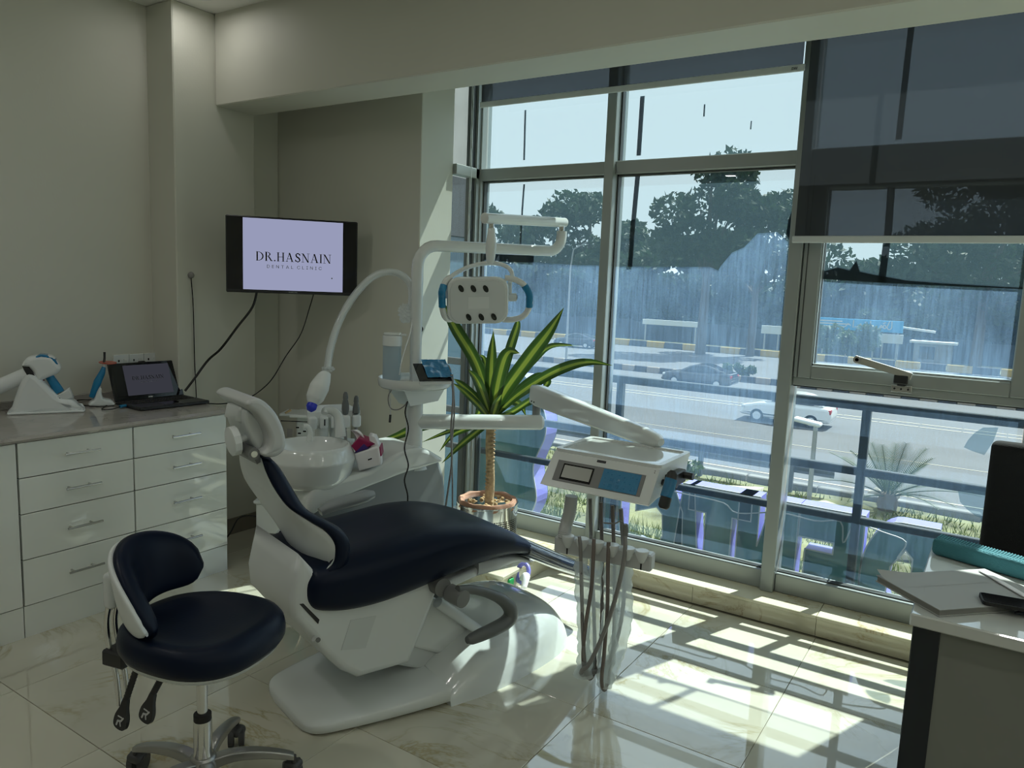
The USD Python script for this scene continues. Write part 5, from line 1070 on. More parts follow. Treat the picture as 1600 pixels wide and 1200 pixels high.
for k, (x, y) in enumerate(((-0.068, 0.058), (-0.018, 0.057), (0.032, 0.056), (-0.038, -0.066), (0.014, -0.066), (0.066, -0.066))):
    part(ol, "lens", OL(mv(mv(lathe([(0.012, 0.0), (0.012, 0.003), (0.010, 0.004), (0.002, 0.002)], 20, (0, 0, 0), 0.82, 1.35), (0, 0, 0), rz=28), (x, y, 0.007))), "lens_grey", 40)
part(ol, "reflector_plate", OL(bx(-0.04, 0.045, -0.03, 0.02, 0.0072, 0.0082, 0.0004)), "white_plastic", False)
hnd = [(0.112, 0.092, -0.02), (0.150, 0.088, -0.012), (0.190, 0.066, 0.0), (0.212, 0.020, 0.006), (0.212, -0.025, 0.006), (0.190, -0.066, 0.0), (0.150, -0.086, -0.012), (0.105, -0.088, -0.02)]
for s in (1, -1):
    h = [(x * s if s > 0 else -(0.105 + (x - 0.105) * 0.38), y, z - (0.0 if s > 0 else 0.012)) for x, y, z in hnd]
    hd = part(ol, "handle", OL(tube(h, 0.0125, 14, 5)), "white_gloss", 60)
    part(hd, "grip_tape", OL(tube([h[2], ((h[2][0] + h[3][0]) / 2 + 0.004 * s, (h[2][1] + h[3][1]) / 2, 0.004), h[3], h[4]], 0.0148, 14, 5)), "blue_tape", 60, "blue protective tape around the handle")
nb_ = nk + arr([0, 0, -0.2]); yl = OL(tm([(0.135, 0.0, -0.045), (-0.135, 0.0, -0.045), (0.135, 0.06, -0.05), (-0.135, 0.06, -0.05)], np.zeros((0, 3)))).vertices
yc = (yl[2] + yl[3]) / 2; part(ol, "yoke", tube([yl[1]] + [yc + (yl[2] - yc) * math.cos(t) + (nb_ - yc) * math.sin(t) for t in np.linspace(math.pi, 0, 17)] + [yl[0]], 0.010, 12, 2), "white_gloss", 60)
part(ol, "yoke_knob", cat(tube([yl[0] - LX * 0.012, yl[0] + LX * 0.03], [0.020, 0.018], 18)), "white_gloss", 40); part(ol, "knob_cap", tube([yl[0] + LX * 0.03, yl[0] + LX * 0.034], [0.011, 0.011], 14), "panel_grey")

# ------------------------------------------------------------ delivery unit
dv = thing("delivery_unit", "white delivery unit with grey control panel and glass topped tray hanging before the window", "dental unit")
TLp, TRp, BLp, BRp = arr([-1.434, 2.542, 0.955]), arr([-0.994, 2.542, 0.955]), arr([-1.447, 2.462, 0.838]), arr([-0.998, 2.462, 0.838])
bk = 2.85
body = hull([TLp, TRp, BLp, BRp, BLp + arr([0.01, 0.03, -0.012]), BRp + arr([-0.01, 0.03, -0.012]), (-1.43, bk, 0.955), (-0.998, bk, 0.955), (-1.42, bk, 0.89), (-1.005, bk, 0.89), TLp + arr([0.004, 0.012, 0.006]), TRp + arr([-0.004, 0.012, 0.006])])
part(dv, "housing", body, "white_plastic", 20)
rim = ext(Polygon(rect_ring(0.445, 0.315, 0.02, 4)).difference(Polygon(rect_ring(0.405, 0.275, 0.014, 4))), 0.016); part(dv, "tray_rim", mv(rim, (-1.214, 2.702, 0.953)), "white_plastic", 30)
part(dv, "glass_top", mv(bx(-0.203, 0.203, -0.138, 0.138, 0, 0.005), (-1.214, 2.702, 0.958)), "desk_top_white", False, "glossy glass plate")
FXv = TRp - TLp; FYv = BLp - TLp
def face(u0, u1, v0, v1, h, off=0.0, b=0.0008):
    FW, FH = np.linalg.norm(FXv), np.linalg.norm(FYv)
    return place(bx(u0 * FW, u1 * FW, -v1 * FH, -v0 * FH, off, off + h, b), TLp, FXv, -FYv + FXv * 0)
part(dv, "control_panel", face(0.07, 0.90, 0.22, 0.82, 0.002), "panel_grey", 30)
part(dv, "display", cat(face(0.135, 0.435, 0.30, 0.76, 0.0015, 0.002)), "black_gloss", 30)
part(dv, "display_screen", face(0.148, 0.42, 0.34, 0.70, 0.0008, 0.0034), "screen_grey", 30)
kp = part(dv, "keypad", face(0.52, 0.865, 0.24, 0.80, 0.0015, 0.002), "blue_tape", 30, "keypad under bright blue protective film")
for i, (u, v) in enumerate(((0.60, 0.52), (0.66, 0.52), (0.60, 0.68), (0.66, 0.68))): part(kp, "key", face(u, u + 0.035, v - 0.045, v + 0.045, 0.001, 0.0034), "blue_film", 30)
for i, (u, v) in enumerate(((0.56, 0.34), (0.55, 0.50), (0.60, 0.38), (0.67, 0.36), (0.72, 0.40), (0.79, 0.36), (0.83, 0.38), (0.73, 0.52), (0.78, 0.55), (0.56, 0.68), (0.74, 0.70), (0.80, 0.71))): part(kp, "key_symbol", face(u, u + 0.012, v - 0.02, v + 0.02, 0.0006, 0.0034, 0), "blue_film", False)
part(dv, "latch_slot", face(0.43, 0.515, 0.03, 0.10, 0.002, -0.0005), "dark_plastic", 30)
for v in (0.05, 0.10): part(dv, "screw", face(0.958, 0.968, v, v + 0.025, 0.001), "panel_grey", 30)
part(dv, "underside", bx(-1.40, -1.03, 2.52, 2.83, 0.815, 0.845, 0.01), "light_grey_plastic")
hm_ = cat(bx(-0.998, -0.965, 2.60, 2.74, 0.875, 0.925, 0.004), cyl([-1.0, 2.58, 0.90], [-0.94, 2.58, 0.90], 0.012), cyl([-1.0, 2.72, 0.905], [-0.93, 2.72, 0.905], 0.014)); part(dv, "handle_bracket", hm_, "dark_plastic", 30)
h0, h1 = pt(1051, 741, 2.72), pt(1037, 791, 2.70)
hd = part(dv, "handle", tube([h0 - (h1 - h0) * 0.1, h0, h1, h1 + (h1 - h0) * 0.08], [0.012, 0.020, 0.021, 0.013], 18), "dark_plastic", 50)
part(hd, "grip_film", tube([h0 + (h1 - h0) * 0.15, h0 + (h1 - h0) * 0.72], [0.0225, 0.0225], 18), "blue_film", 50, "dark blue film around the handle")
# rail with holders under the unit
A, B = ptz(868, 838, 0.622), ptz(1016, 868, 0.622); RX = B - A; RL = np.linalg.norm(RX); RX /= RL; RY = np.cross([0, 0, 1], RX)
RP = lambda m: place(m, A, RX, RY)
part(dv, "holder_rail", RP(cat(bx(-0.005, RL + 0.005, 0.0, 0.055, -0.066, 0.0, 0.006))), "light_grey_plastic", 30)
ux = [0.052, 0.112, 0.175, 0.236, 0.298, 0.352]
for i, x in enumerate(ux):
    m = lathe([(0.024, 0.012), (0.026, 0.008), (0.022, -0.012), (0.012, -0.034), (0.004, -0.04)], 20, (x, 0.005, 0)); part(dv, "holder_cup", RP(m), "white_plastic", 40)
    if i in (0, 5): part(dv, "holder_slot", RP(bx(x - 0.003, x + 0.003, -0.0015, 0.0, -0.062, -0.03)), "dark_plastic", False)
tp_ = [pt(893, 775, 2.98), pt(890, 800, 2.99), pt(884, 822, 2.99), pt(881, 842, 2.98)]; q = spline(tp_, 14)
part(dv, "support_arm", tube(q, 0.024 + 0.0022 * (np.arange(len(q)) % 2), 18), "light_grey_plastic", 60, "ribbed light grey support arm sleeve")
def hose(px, r, mat, lab=None): return part(dv, "hose", tube([pt(*p) for p in px], r, 9, 6), mat, 60, lab)
hose([(905, 838, 2.90), (907, 860, 2.90), (909, 930, 2.91), (911, 1000, 2.92), (915, 1042, 2.94), (922, 1052, 2.96), (929, 1030, 3.0), (928, 960, 3.0), (925, 880, 3.0), (922, 779, 2.98)], 0.0075, "hose_grey")
hose([(928, 842, 2.88), (927, 870, 2.88), (924, 920, 2.88), (916, 970, 2.90), (911, 1020, 2.93), (914, 1050, 2.95), (925, 1058, 2.98), (938, 1010, 3.0), (941, 900, 3.0), (939, 785, 2.97)], 0.0075, "hose_brown")
hose([(951, 847, 2.86), (950, 880, 2.86), (949, 950, 2.87), (944, 1020, 2.90), (940, 1066, 2.93), (947, 1074, 2.96), (958, 1010, 2.99), (960, 900, 2.99), (957, 790, 2.95)], 0.0075, "hose_brown")
hose([(975, 828, 2.84), (977, 850, 2.83), (974, 880, 2.83), (963, 930, 2.84), (945, 985, 2.87), (922, 1035, 2.90), (909, 1048, 2.92), (914, 1054, 2.96), (950, 1035, 2.97), (972, 960, 2.97), (975, 880, 2.97), (970, 795, 2.94)], 0.0085, "hose_grey")
k = pt(977, 828, 2.835); part(dv, "syringe", cat(tube([k + arr([0, 0, -0.03]), k + arr([0, 0, 0.0]), k + arr([0, 0, 0.022])], [0.010, 0.013, 0.009], 12), tube([k + arr([0, 0, 0.012]), k + arr([-0.02, 0, 0.03]), pt(960, 818, 2.83), pt(943, 817, 2.83)], 0.0028, 8, 4)), "panel_grey", 40, "grey syringe with a bent thin tip")
def sleeve(px, r0, seed):
    c = spline([pt(*p) for p in px], 8); r = np.random.default_rng(seed); n = len(c); rr = np.interp(np.linspace(0, 1, n), np.linspace(0, 1, len(r0)), r0) * (1 + r.uniform(-0.10, 0.10, n))
    m = tube(c, rr, 14); v = m.vertices; d = meshkit.noise(v * 45, seed) - 0.5; v += (d * 0.016)[:, None] * arr([1, 0.6, 0.2]); return part(dv, "plastic_sleeve", m, "plastic_sleeve", 60, "crinkled clear plastic sleeve over the hoses")
sleeve([(908, 874, 2.92), (911, 950, 2.93), (912, 1010, 2.95), (912, 1056, 2.96)], [0.026, 0.028, 0.024, 0.026, 0.034], 1)
sleeve([(931, 872, 2.94), (929, 950, 2.94), (925, 1010, 2.95), (918, 1045, 2.96)], [0.026, 0.024, 0.022, 0.016], 2)
sleeve([(957, 880, 2.92), (955, 960, 2.93), (948, 1020, 2.95), (944, 1072, 2.96)], [0.03, 0.034, 0.036, 0.028], 3)
sleeve([(978, 876, 2.90), (976, 950, 2.92), (966, 1010, 2.94), (950, 1065, 2.95)], [0.022, 0.030, 0.032, 0.022], 4)

# ------------------------------------------------------------ on and around the unit
tz = 1.131
O = pt(612, 586, 3.55); O[2] = tz + 0.001; bt = thing("dispenser_bottle", "translucent bottle with white pump lid standing on the round tray", "bottle", tuple(O))
part(bt, "body", lathe([(0.040, 0.0), (0.043, 0.004), (0.043, 0.162), (0.041, 0.165), (0.0405, 0.160), (0.0405, 0.006), (0.01, 0.005)], 30), "frosted_bottle", 40)
part(bt, "collar", lathe([(0.040, 0.160), (0.045, 0.162), (0.045, 0.204), (0.041, 0.209), (0.01, 0.210)], 30), "white_plastic", 40)
part(bt, "lid", mv(cat(rbox((0.0, 0, 0.216), (0.078, 0.05, 0.014), 0.006), rbox((0.05, 0, 0.214), (0.03, 0.022, 0.010), 0.004)), (0, 0, 0), rz=33), "white_gloss", 40)
O = pt(676, 588, 3.50); O[2] = tz + 0.001; dvx = thing("desktop_device", "small white wedge console with black face under blue film on the round tray", "dental device", tuple(O), 55)
wv = lambda x0, x1: hull([(x, y, z) for x in (x0, x1) for y, z in ((-0.055, 0.0), (0.065, 0.0), (-0.055, 0.016), (0.065, 0.078))])
part(dvx, "housing", wv(-0.075, 0.075), "white_plastic", 20)
sl = math.atan2(0.062, 0.12); fp = lambda m: mv(m, (0, -0.055, 0.016), rx=math.degrees(sl)); fl_ = math.hypot(0.062, 0.12)
part(dvx, "face_plate", fp(bx(-0.078, 0.078, -0.004, fl_ + 0.004, 0.0, 0.004, 0.0015)), "black_gloss", 30)
fv, ff = np.meshgrid(np.linspace(-0.035, 0.085, 14), np.linspace(0.018, fl_ + 0.03, 16), indexing="ij"); zz = 0.006 + 0.006 * meshkit.noise(np.stack([fv * 90, ff * 40, fv * 0], -1), 4); i_ = np.arange(fv.size).reshape(fv.shape)
part(dvx, "blue_film", fp(tm(np.stack([fv, ff, zz], -1).reshape(-1, 3), np.vstack([np.stack([i_[:-1, :-1], i_[1:, :-1], i_[1:, 1:]], -1).reshape(-1, 3), np.stack([i_[:-1, :-1], i_[1:, 1:], i_[:-1, 1:]], -1).reshape(-1, 3)]))), "blue_film", True, "crinkled blue protective film")
k = pt(700, 572, 3.5); part(dvx, "handpiece_clip", tube([(0.085, 0.02, 0.0), (0.092, 0.03, 0.05), (0.088, 0.05, 0.075)], [0.006, 0.008, 0.005], 10, 3), "panel_grey")
gx_ = thing("flexible_lamp", "plastic wrapped gooseneck from the pole ending in a white head with blue tip", "dental lamp")
gp = [pt(640, 486, 3.555), pt(644, 462, 3.55), pt(640, 443, 3.54), pt(626, 429, 3.53), pt(606, 425, 3.52), pt(585, 431, 3.50), pt(564, 449, 3.48), pt(544, 476, 3.46), pt(528, 507, 3.44), pt(517, 542, 3.42), pt(511, 577, 3.40)]
part(gx_, "gooseneck", tube(gp, 0.011, 14, 6), "white_plastic", 60); q = spline(gp, 8); m = tube(q, 0.0165 + 0.002 * (meshkit.noise(q * 40, 2) - 0.3), 12); part(gx_, "plastic_wrap", m, "plastic_wrap", 60, "clear plastic film wrapped around the gooseneck")
m = trimesh.creation.icosphere(4, 1.0); v = m.vertices * arr([0.032, 0.032, 0.042]); v *= (0.75 + 0.6 * meshkit.noise(v * 110, 3))[:, None]; m.vertices = v; part(gx_, "wrap_bunch", mv(m, pt(634, 489, 3.55)), "plastic_wrap", False, "bunched clear plastic at the pole")
m = trimesh.creation.icosphere(3, 1.0); v = m.vertices * arr([0.026, 0.026, 0.014]); v *= (0.7 + 0.7 * meshkit.noise(v * 130, 5))[:, None]; m.vertices = v; part(gx_, "wrap_bunch", mv(m, pt(513, 577, 3.40)), "plastic_wrap", False)
hp_ = [pt(511, 582, 3.40), pt(506, 590, 3.39), pt(499, 605, 3.38), pt(492, 622, 3.37), pt(488, 632, 3.36)]; part(gx_, "head", tube(hp_, [0.020, 0.033, 0.044, 0.040, 0.022], 22, 5), "white_plastic", 60)
part(gx_, "tip", tube([pt(489, 630, 3.36), pt(486, 637, 3.355), pt(483, 642, 3.35)], [0.022, 0.024, 0.012], 18, 3), "royal_blue", 60, "bright blue tip")
ts = pt(571, 735, 3.40); tx = thing("tissue_pack", "white and magenta tissue pack with a pulled tissue on the dental unit beside the basin", "tissues")
V = VP(pt(571, 725, 3.36), (0.80, 0.60)); P_ = V.px((553, 709), (592, 697), (596, 727), (560, 737))
part(tx, "pack", V.put(puff(P_, 0.05, 0.012), 0.05), "tissue_white", 35)
P_ = V.px((548, 698), (560, 685), (575, 690), (585, 695), (556, 708)); part(tx, "printed_top", V.put(puff(P_, 0.045, 0.006), 0.055), "magenta_print", 40)
P_ = V.px((553, 709), (568, 694), (576, 701)); part(tx, "violet_flap", V.put(puff(P_, 0.046, 0.004), 0.05), "violet_print", 40)
P_ = V.px((588, 700), (594, 699), (596, 713), (590, 717)); part(tx, "printed_end", V.put(puff(P_, 0.047, 0.004), 0.055), "magenta_print", 40)
P_ = V.px((575, 682), (585, 685), (592, 700), (578, 702)); part(tx, "white_flap", V.put(puff(P_, 0.035, 0.004), 0.06), "tissue_white", 40)
P_ = V.px((575, 717.5), (581, 715.5), (581, 717.5), (575, 719.5)); part(tx, "slot_print", V.put(puff(P_, 0.001, 0.0003), -0.0005), "black_ink", False)
tq = [pt(569, 700, 3.41), pt(566, 688, 3.40), pt(560, 678, 3.40), pt(552, 672, 3.39), pt(547, 672, 3.39)]; c = spline(tq, 5); n = len(c); wv_ = np.linspace(0.016, 0.022, n); t_ = np.linspace(0, 1, n); r_ = [np.stack([c[i] + RIGHT * wv_[i] * s + FWD * 0.012 * math.sin(6 * t_[i] + 3 * s) for s in np.linspace(-1, 1, 7)]) for i in range(n)]; g_ = arr(r_); i_ = np.arange(n * 7).reshape(n, 7)
part(tx, "tissue", tm(g_.reshape(-1, 3), np.vstack([np.stack([i_[:-1, :-1], i_[1:, :-1], i_[1:, 1:]], -1).reshape(-1, 3), np.stack([i_[:-1, :-1], i_[1:, 1:], i_[:-1, 1:]], -1).reshape(-1, 3)])), "tissue_white", True)
cable("wavy_cable", [pt(637, 627, 3.52), pt(633, 645, 3.50), pt(638, 670, 3.49), pt(632, 700, 3.46), pt(638, 727, 3.36), pt(632, 750, 3.34), pt(637, 775, 3.34), pt(635, 800, 3.34), pt(632, 812, 3.33)], 0.0035, "thin black wavy cable hanging before the pole and down the white unit")
tc = thing("tray_cable", "grey looped cable with a black jack hanging under the round tray", "cable"); part(tc, "cord", tube([pt(612, 609, 3.5), pt(607, 618, 3.5), pt(607, 630, 3.5), pt(612, 639, 3.5), pt(622, 640, 3.5), pt(632, 634, 3.52), pt(637, 626, 3.54)], 0.003, 6, 5), "hose_grey"); part(tc, "lead", tube([pt(608, 608, 3.5), pt(610, 630, 3.5), pt(610, 650, 3.5)], 0.0028, 6, 4), "light_grey_plastic"); part(tc, "jack", cyl(pt(610, 648, 3.5), pt(609, 660, 3.5), 0.0055, n=8), "dark_plastic")
cable("water_tube", [pt(645, 497, 3.54), pt(641, 520, 3.53), pt(633, 545, 3.52), pt(627, 566, 3.52), pt(624, 586, 3.52)], 0.003, "thin white tube hanging from the wrapped pole joint to the round tray", "white_plastic")
cable("tray_lead", [pt(705, 585, 3.5), pt(708, 620, 3.5), pt(705, 670, 3.5), pt(706, 720, 3.52), pt(701, 760, 3.55), pt(695, 800, 3.6), pt(690, 830, 3.62)], 0.005, "grey cable dropping from the tray's right edge to the floor, left strand", "hose_grey")
cable("tray_lead", [pt(707, 585, 3.5), pt(710, 640, 3.52), pt(706, 700, 3.54), pt(707, 760, 3.58), pt(707, 830, 3.62)], 0.004, "grey cable dropping from the tray's right edge to the floor, right strand", "hose_grey")

# ------------------------------------------------------------ trolley behind the headrest
V = VP((-3.36, 2.635), (0.84, 0.545)); tr = thing("trolley", "low white cabinet trolley on grey casters behind the chair's headrest", "trolley", (0, 0, 0))
bxl = lambda *a, **k: V.put(bx(*a, **k))
part(tr, "cabinet", bxl(0, 0.48, 0, 0.40, 0.175, 0.345, 0.006), "white_plastic"); part(tr, "top_plate", bxl(-0.012, 0.49, -0.012, 0.41, 0.345, 0.365, 0.006), "white_plastic"); part(tr, "plinth", bxl(0.004, 0.476, 0.004, 0.396, 0.09, 0.174, 0.004), "panel_grey")
for x in (0.035, 0.445):
    for y in (0.04, 0.36): part(tr, "caster", V.put(cat(cyl([x, y - 0.018, 0.032], [x, y + 0.018, 0.032], 0.032, n=18), bx(x - 0.02, x + 0.02, y - 0.024, y + 0.024, 0.05, 0.09, 0.004))), "caster_grey")
part(tr, "rear_column", bxl(0.16, 0.44, 0.22, 0.38, 0.365, 0.80, 0.006), "white_plastic"); part(tr, "shelf", bxl(0.13, 0.46, 0.18, 0.40, 0.80, 0.815, 0.004), "white_plastic")
bx_ = thing("instrument_carton", "white printed carton with a dark slot standing behind the rinse basin", "box"); s0, s1 = V.px((436, 650), (494, 690), off=-0.2)
part(bx_, "carton", bxl(s0[0], s1[0], 0.2, 0.36, 0.817, s0[1], 0.003), "off_white_plastic"); part(bx_, "slot", bxl(s0[0] + 0.01, s1[0] - 0.05, 0.198, 0.20, s0[1] - 0.03, s0[1] - 0.025), "dark_plastic", False)
k = V.px((453, 675), off=-0.2)[0]; part(bx_, "printed_picture", bxl(k[0] - 0.016, k[0] + 0.016, 0.1985, 0.20, k[1] - 0.03, k[1] + 0.02), "hose_grey", False)
for x, y in ((465, 668), (468, 677), (476, 674)): k = V.px((x, y), off=-0.2)[0]; part(bx_, "printed_mark", bxl(k[0] - 0.009, k[0] + 0.008, 0.1985, 0.20, k[1] - 0.004, k[1] + 0.004), "black_ink", False)
solo("wooden_stick", V.put(tube([(V.px((447, 675), off=-0.17)[0][0], 0.16, 0.83), (V.px((454, 641), off=-0.19)[0][0], 0.19, V.px((454, 641), off=-0.19)[0][1])], [0.006, 0.007], 8)), "wood_stick", "pale wooden stick leaning on the white carton behind the basin", "stick")
tg = thing("glove_bag", "teal plastic bag on the white trolley behind the chair", "bag"); m = trimesh.creation.icosphere(3, 1.0); v = m.vertices * arr([0.11, 0.08, 0.12]); v *= (0.85 + 0.3 * meshkit.noise(v * 20, 9))[:, None]; m.vertices = v
k = V.px((474, 752), off=-0.1)[0]; part(tg, "bag", V.put(mv(m, (k[0], 0.1, 0.365 + 0.115))), "teal_plastic", 60)
jb = thing("clear_jar", "small dark liquid bottle at the left end of the trolley top", "bottle"); k = V.px((405, 775), off=-0.1)[0]; part(jb, "body", V.put(lathe([(0.028, 0.0), (0.03, 0.005), (0.03, 0.07), (0.012, 0.09), (0.012, 0.1)], 18, (k[0] + 0.03, 0.1, 0.366))), "lens_grey", 40); part(jb, "cap", V.put(lathe([(0.014, 0.1), (0.014, 0.118), (0.002, 0.12)], 14, (k[0] + 0.03, 0.1, 0.366))), "dark_plastic", 40)
fp_ = thing("foot_control", "chrome handled foot control on the floor between stool and chair", "foot pedal"); a = ptz(470, 985, 0.02); part(fp_, "base", lathe([(0.10, 0.0), (0.105, 0.01), (0.09, 0.035), (0.02, 0.045)], 28, tuple(ptz(470, 918, 0.0))), "panel_grey", 40); part(fp_, "handle", tube([ptz(433, 968, 0.13), ptz(456, 948, 0.12), ptz(470, 930, 0.10), ptz(470, 918, 0.03)], 0.008, 12, 4), "chrome", 60)
# floor hoses behind the foot end
fh = thing("floor_plumbing", "white pipe with green valve and coiled white hose on the floor behind the foot rest", "pipes")
part(fh, "pipe", tube([ptz(752, 930, 0.06), ptz(777, 908, 0.06)], 0.017, 14), "white_plastic"); part(fh, "coupling", tube([ptz(776, 909, 0.06), ptz(784, 903, 0.06)], [0.021, 0.021], 14), "dark_plastic")
part(fh, "valve", rbox(ptz(793, 912, 0.035), (0.055, 0.05, 0.07), 0.01), "green_plastic", label="green plastic valve")
c = ptz(816, 912, 0.02); part(fh, "hose_loop", tube([c + arr([0.035 * math.cos(t), 0.02 * math.sin(t), 0.06 + 0.045 * math.sin(t)]) for t in np.linspace(0, 6.28, 14)], 0.012, 10), "letter_violet", label="violet hose loop")
part(fh, "hose_bundle", tube([c + arr([0, 0, 0.02]), c + arr([0.04, -0.03, 0.06]), c + arr([0.06, -0.08, 0.02])], [0.02, 0.022, 0.015], 10, 4), "tissue_white")
# ------------------------------------------------------------ operator stool
SC = arr([-1.925, 1.31, 0]); SA = 13.0
so = thing("operator_stool", "navy leather operator stool with curved backrest, chrome column and five grey casters", "stool", tuple(SC), SA)
UPZ = 0.066
th = np.linspace(0, 2 * np.pi, 48, endpoint=False)
def plan(sc):       # x forward, y left; broad front, drawn-in waist at the back
    c, s = np.cos(th), np.sin(th)
    x = 0.225 * np.sign(c) * np.abs(c) ** 0.82; y = 0.215 * np.sign(s) * np.abs(s) ** 0.80 * (1 + 0.10 * c)
    return np.stack([x * sc, y * sc], 1)
def ring(sc, z, bow=0.0):
    p = plan(sc); return np.column_stack([p, np.full(len(p), z) + bow * (p[:, 0] / 0.225) ** 2 - 0.012 * np.maximum(0, p[:, 0] / 0.225) ** 3 * sc])
ringz = lambda sc, z, bow=0.0: ring(sc, z + UPZ, bow)
part(so, "seat_cushion", loft([ringz(0.86, 0.425), ringz(0.955, 0.430), ringz(1.0, 0.448), ringz(1.005, 0.468), ringz(0.985, 0.490), ringz(0.93, 0.506), ringz(0.85, 0.512, 0.004), ringz(0.74, 0.507, 0.006), ringz(0.6, 0.498, 0.006), ringz(0.4, 0.493, 0.003), ringz(0.15, 0.492)]), "navy_leather", 70)
part(so, "seat_pan", loft([ringz(0.45, 0.398), ringz(0.8, 0.405), ringz(0.92, 0.415), ringz(0.95, 0.432), ringz(0.9, 0.434)]), "white_plastic", 50)
def backpad(off, thick, grow, phis=(-78, 62), n=30, zc=(0.665, 0.700, 0.705, 0.675, 0.605), hh=(0.055, 0.092, 0.104, 0.096, 0.042), R=0.175):
    rings = []
    for t in np.linspace(0, 1, n):
        ph = math.radians(phis[0] + (phis[1] - phis[0]) * t); z = np.interp(t, np.linspace(0, 1, 5), zc); z = np.polyval(np.polyfit(np.linspace(0, 1, 5), zc, 4), t)
        h = max(0.01, np.polyval(np.polyfit(np.linspace(0, 1, 5), hh, 4), t)) * (math.sqrt(max(0.02, 1 - (2 * t - 1) ** 10))) + grow
        r = R + off; e = math.sqrt(max(0.0, 1 - (2 * t - 1) ** 12)); th_ = thick * (0.35 + 0.65 * e)
        rad = arr([-math.cos(ph), math.sin(-ph) if False else -math.sin(ph), 0]); c = arr([-0.028, 0.005, 0]) + rad * r + arr([0, 0, z])
        a = np.linspace(0, 2 * np.pi, 20, endpoint=False)
        lean = 0.10 * np.sin(a) * h
        rings.append([c + rad * (th_ * np.sign(math.cos(q)) * abs(math.cos(q)) ** 0.7 + 0.22 * h * math.sin(q)) + arr([0, 0, h * np.sign(math.sin(q)) * abs(math.sin(q)) ** 0.8]) for q in a])
    return loft(rings)
part(so, "backrest_pad", backpad(0.0, 0.030, 0.0, phis=(-100, 62)[::-1] if False else (-100, 62)), "navy_leather", 70) if False else part(so, "backrest_pad", backpad(0.0, 0.030, 0.0, phis=(-56, 98)), "navy_leather", 70)
part(so, "backrest_shell", backpad(0.026, 0.014, -0.012, phis=(-44, 96)), "white_plastic", 60)
part(so, "shell_boss", rbox((-0.222, -0.085, 0.665), (0.04, 0.10, 0.11), 0.015), "white_plastic", 50)
for y in (-0.105, -0.075):
    part(so, "support_bar", tube([(-0.225, y, 0.65), (-0.248, y, 0.60), (-0.258, y, 0.54), (-0.246, y, 0.46), (-0.228, y, 0.40), (-0.215, y, 0.30)], 0.0085, 10, 5), "chrome", 60)
part(so, "bar_clamp", bx(-0.262, -0.18, -0.125, -0.055, 0.425, 0.475, 0.006), "dark_plastic")
for i, (base, mid, tip) in enumerate((((-0.13, -0.115, 0.450), (-0.155, -0.135, 0.35), (-0.172, -0.145, 0.262)), ((-0.035, -0.11, 0.445), (-0.062, -0.125, 0.385), (-0.085, -0.135, 0.300)))):
    b_, m_, t_ = arr(base), arr(mid), arr(tip); n = 22; q = np.array([b_ + (m_ - b_) * u for u in np.linspace(0, 1, n)])
    lv = part(so, "lever", cat(tube(q, 0.0085 + 0.0018 * (np.arange(n) % 2), 10)), "dark_plastic", 60)
    d_ = t_ - m_; L = np.linalg.norm(d_); Xd = d_ / L; f3 = arr([0, 1, 0.0]); nrm = np.cross(Xd, np.cross(arr([0.0, -1.0, 0.35]), Xd)); nrm /= np.linalg.norm(nrm); side = np.cross(nrm, Xd)
    pad = smooth_poly([(0, -0.007), (L * 0.3, -0.013), (L * 0.62, -0.024), (L * 0.92, -0.024), (L * 1.04, -0.012), (L * 1.04, 0.012), (L * 0.92, 0.024), (L * 0.62, 0.024), (L * 0.3, 0.013), (0, 0.007)], 3)
    pm = part(so, "lever_paddle", place(ext(Polygon(pad), 0.012, -0.006), m_, Xd, np.cross(nrm, Xd)), "dark_plastic", 40)
    ic = unary_union([LineString([(L * 0.62, 0.010), (L * 0.74, 0.004), (L * 0.78, -0.008), (L * 0.92, -0.010)]).buffer(0.0028), LineString([(L * 0.62, 0.004), (L * 0.62, -0.010)]).buffer(0.002), LineString([(L * 0.76, 0.0), (L * 0.9, 0.006)]).buffer(0.002)])
    part(pm, "pictogram", place(ext(ic, 0.0008, 0.0062), m_, Xd, np.cross(nrm, Xd)), "light_grey_plastic", False)
part(so, "gas_column", cyl([0, 0, 0.24], [0, 0, 0.445], 0.0155, n=22), "chrome", 40); part(so, "column_collar", cyl([0, 0, 0.248], [0, 0, 0.268], 0.026, n=24), "black_rubber", 40)
part(so, "column_sleeve", lathe([(0.02, 0.07), (0.034, 0.075), (0.032, 0.12), (0.027, 0.15), (0.027, 0.248), (0.02, 0.25)], 26), "chrome", 40)
part(so, "base_hub", lathe([(0.03, 0.075), (0.042, 0.08), (0.044, 0.11), (0.036, 0.13), (0.027, 0.135)], 26), "cast_aluminium", 40)
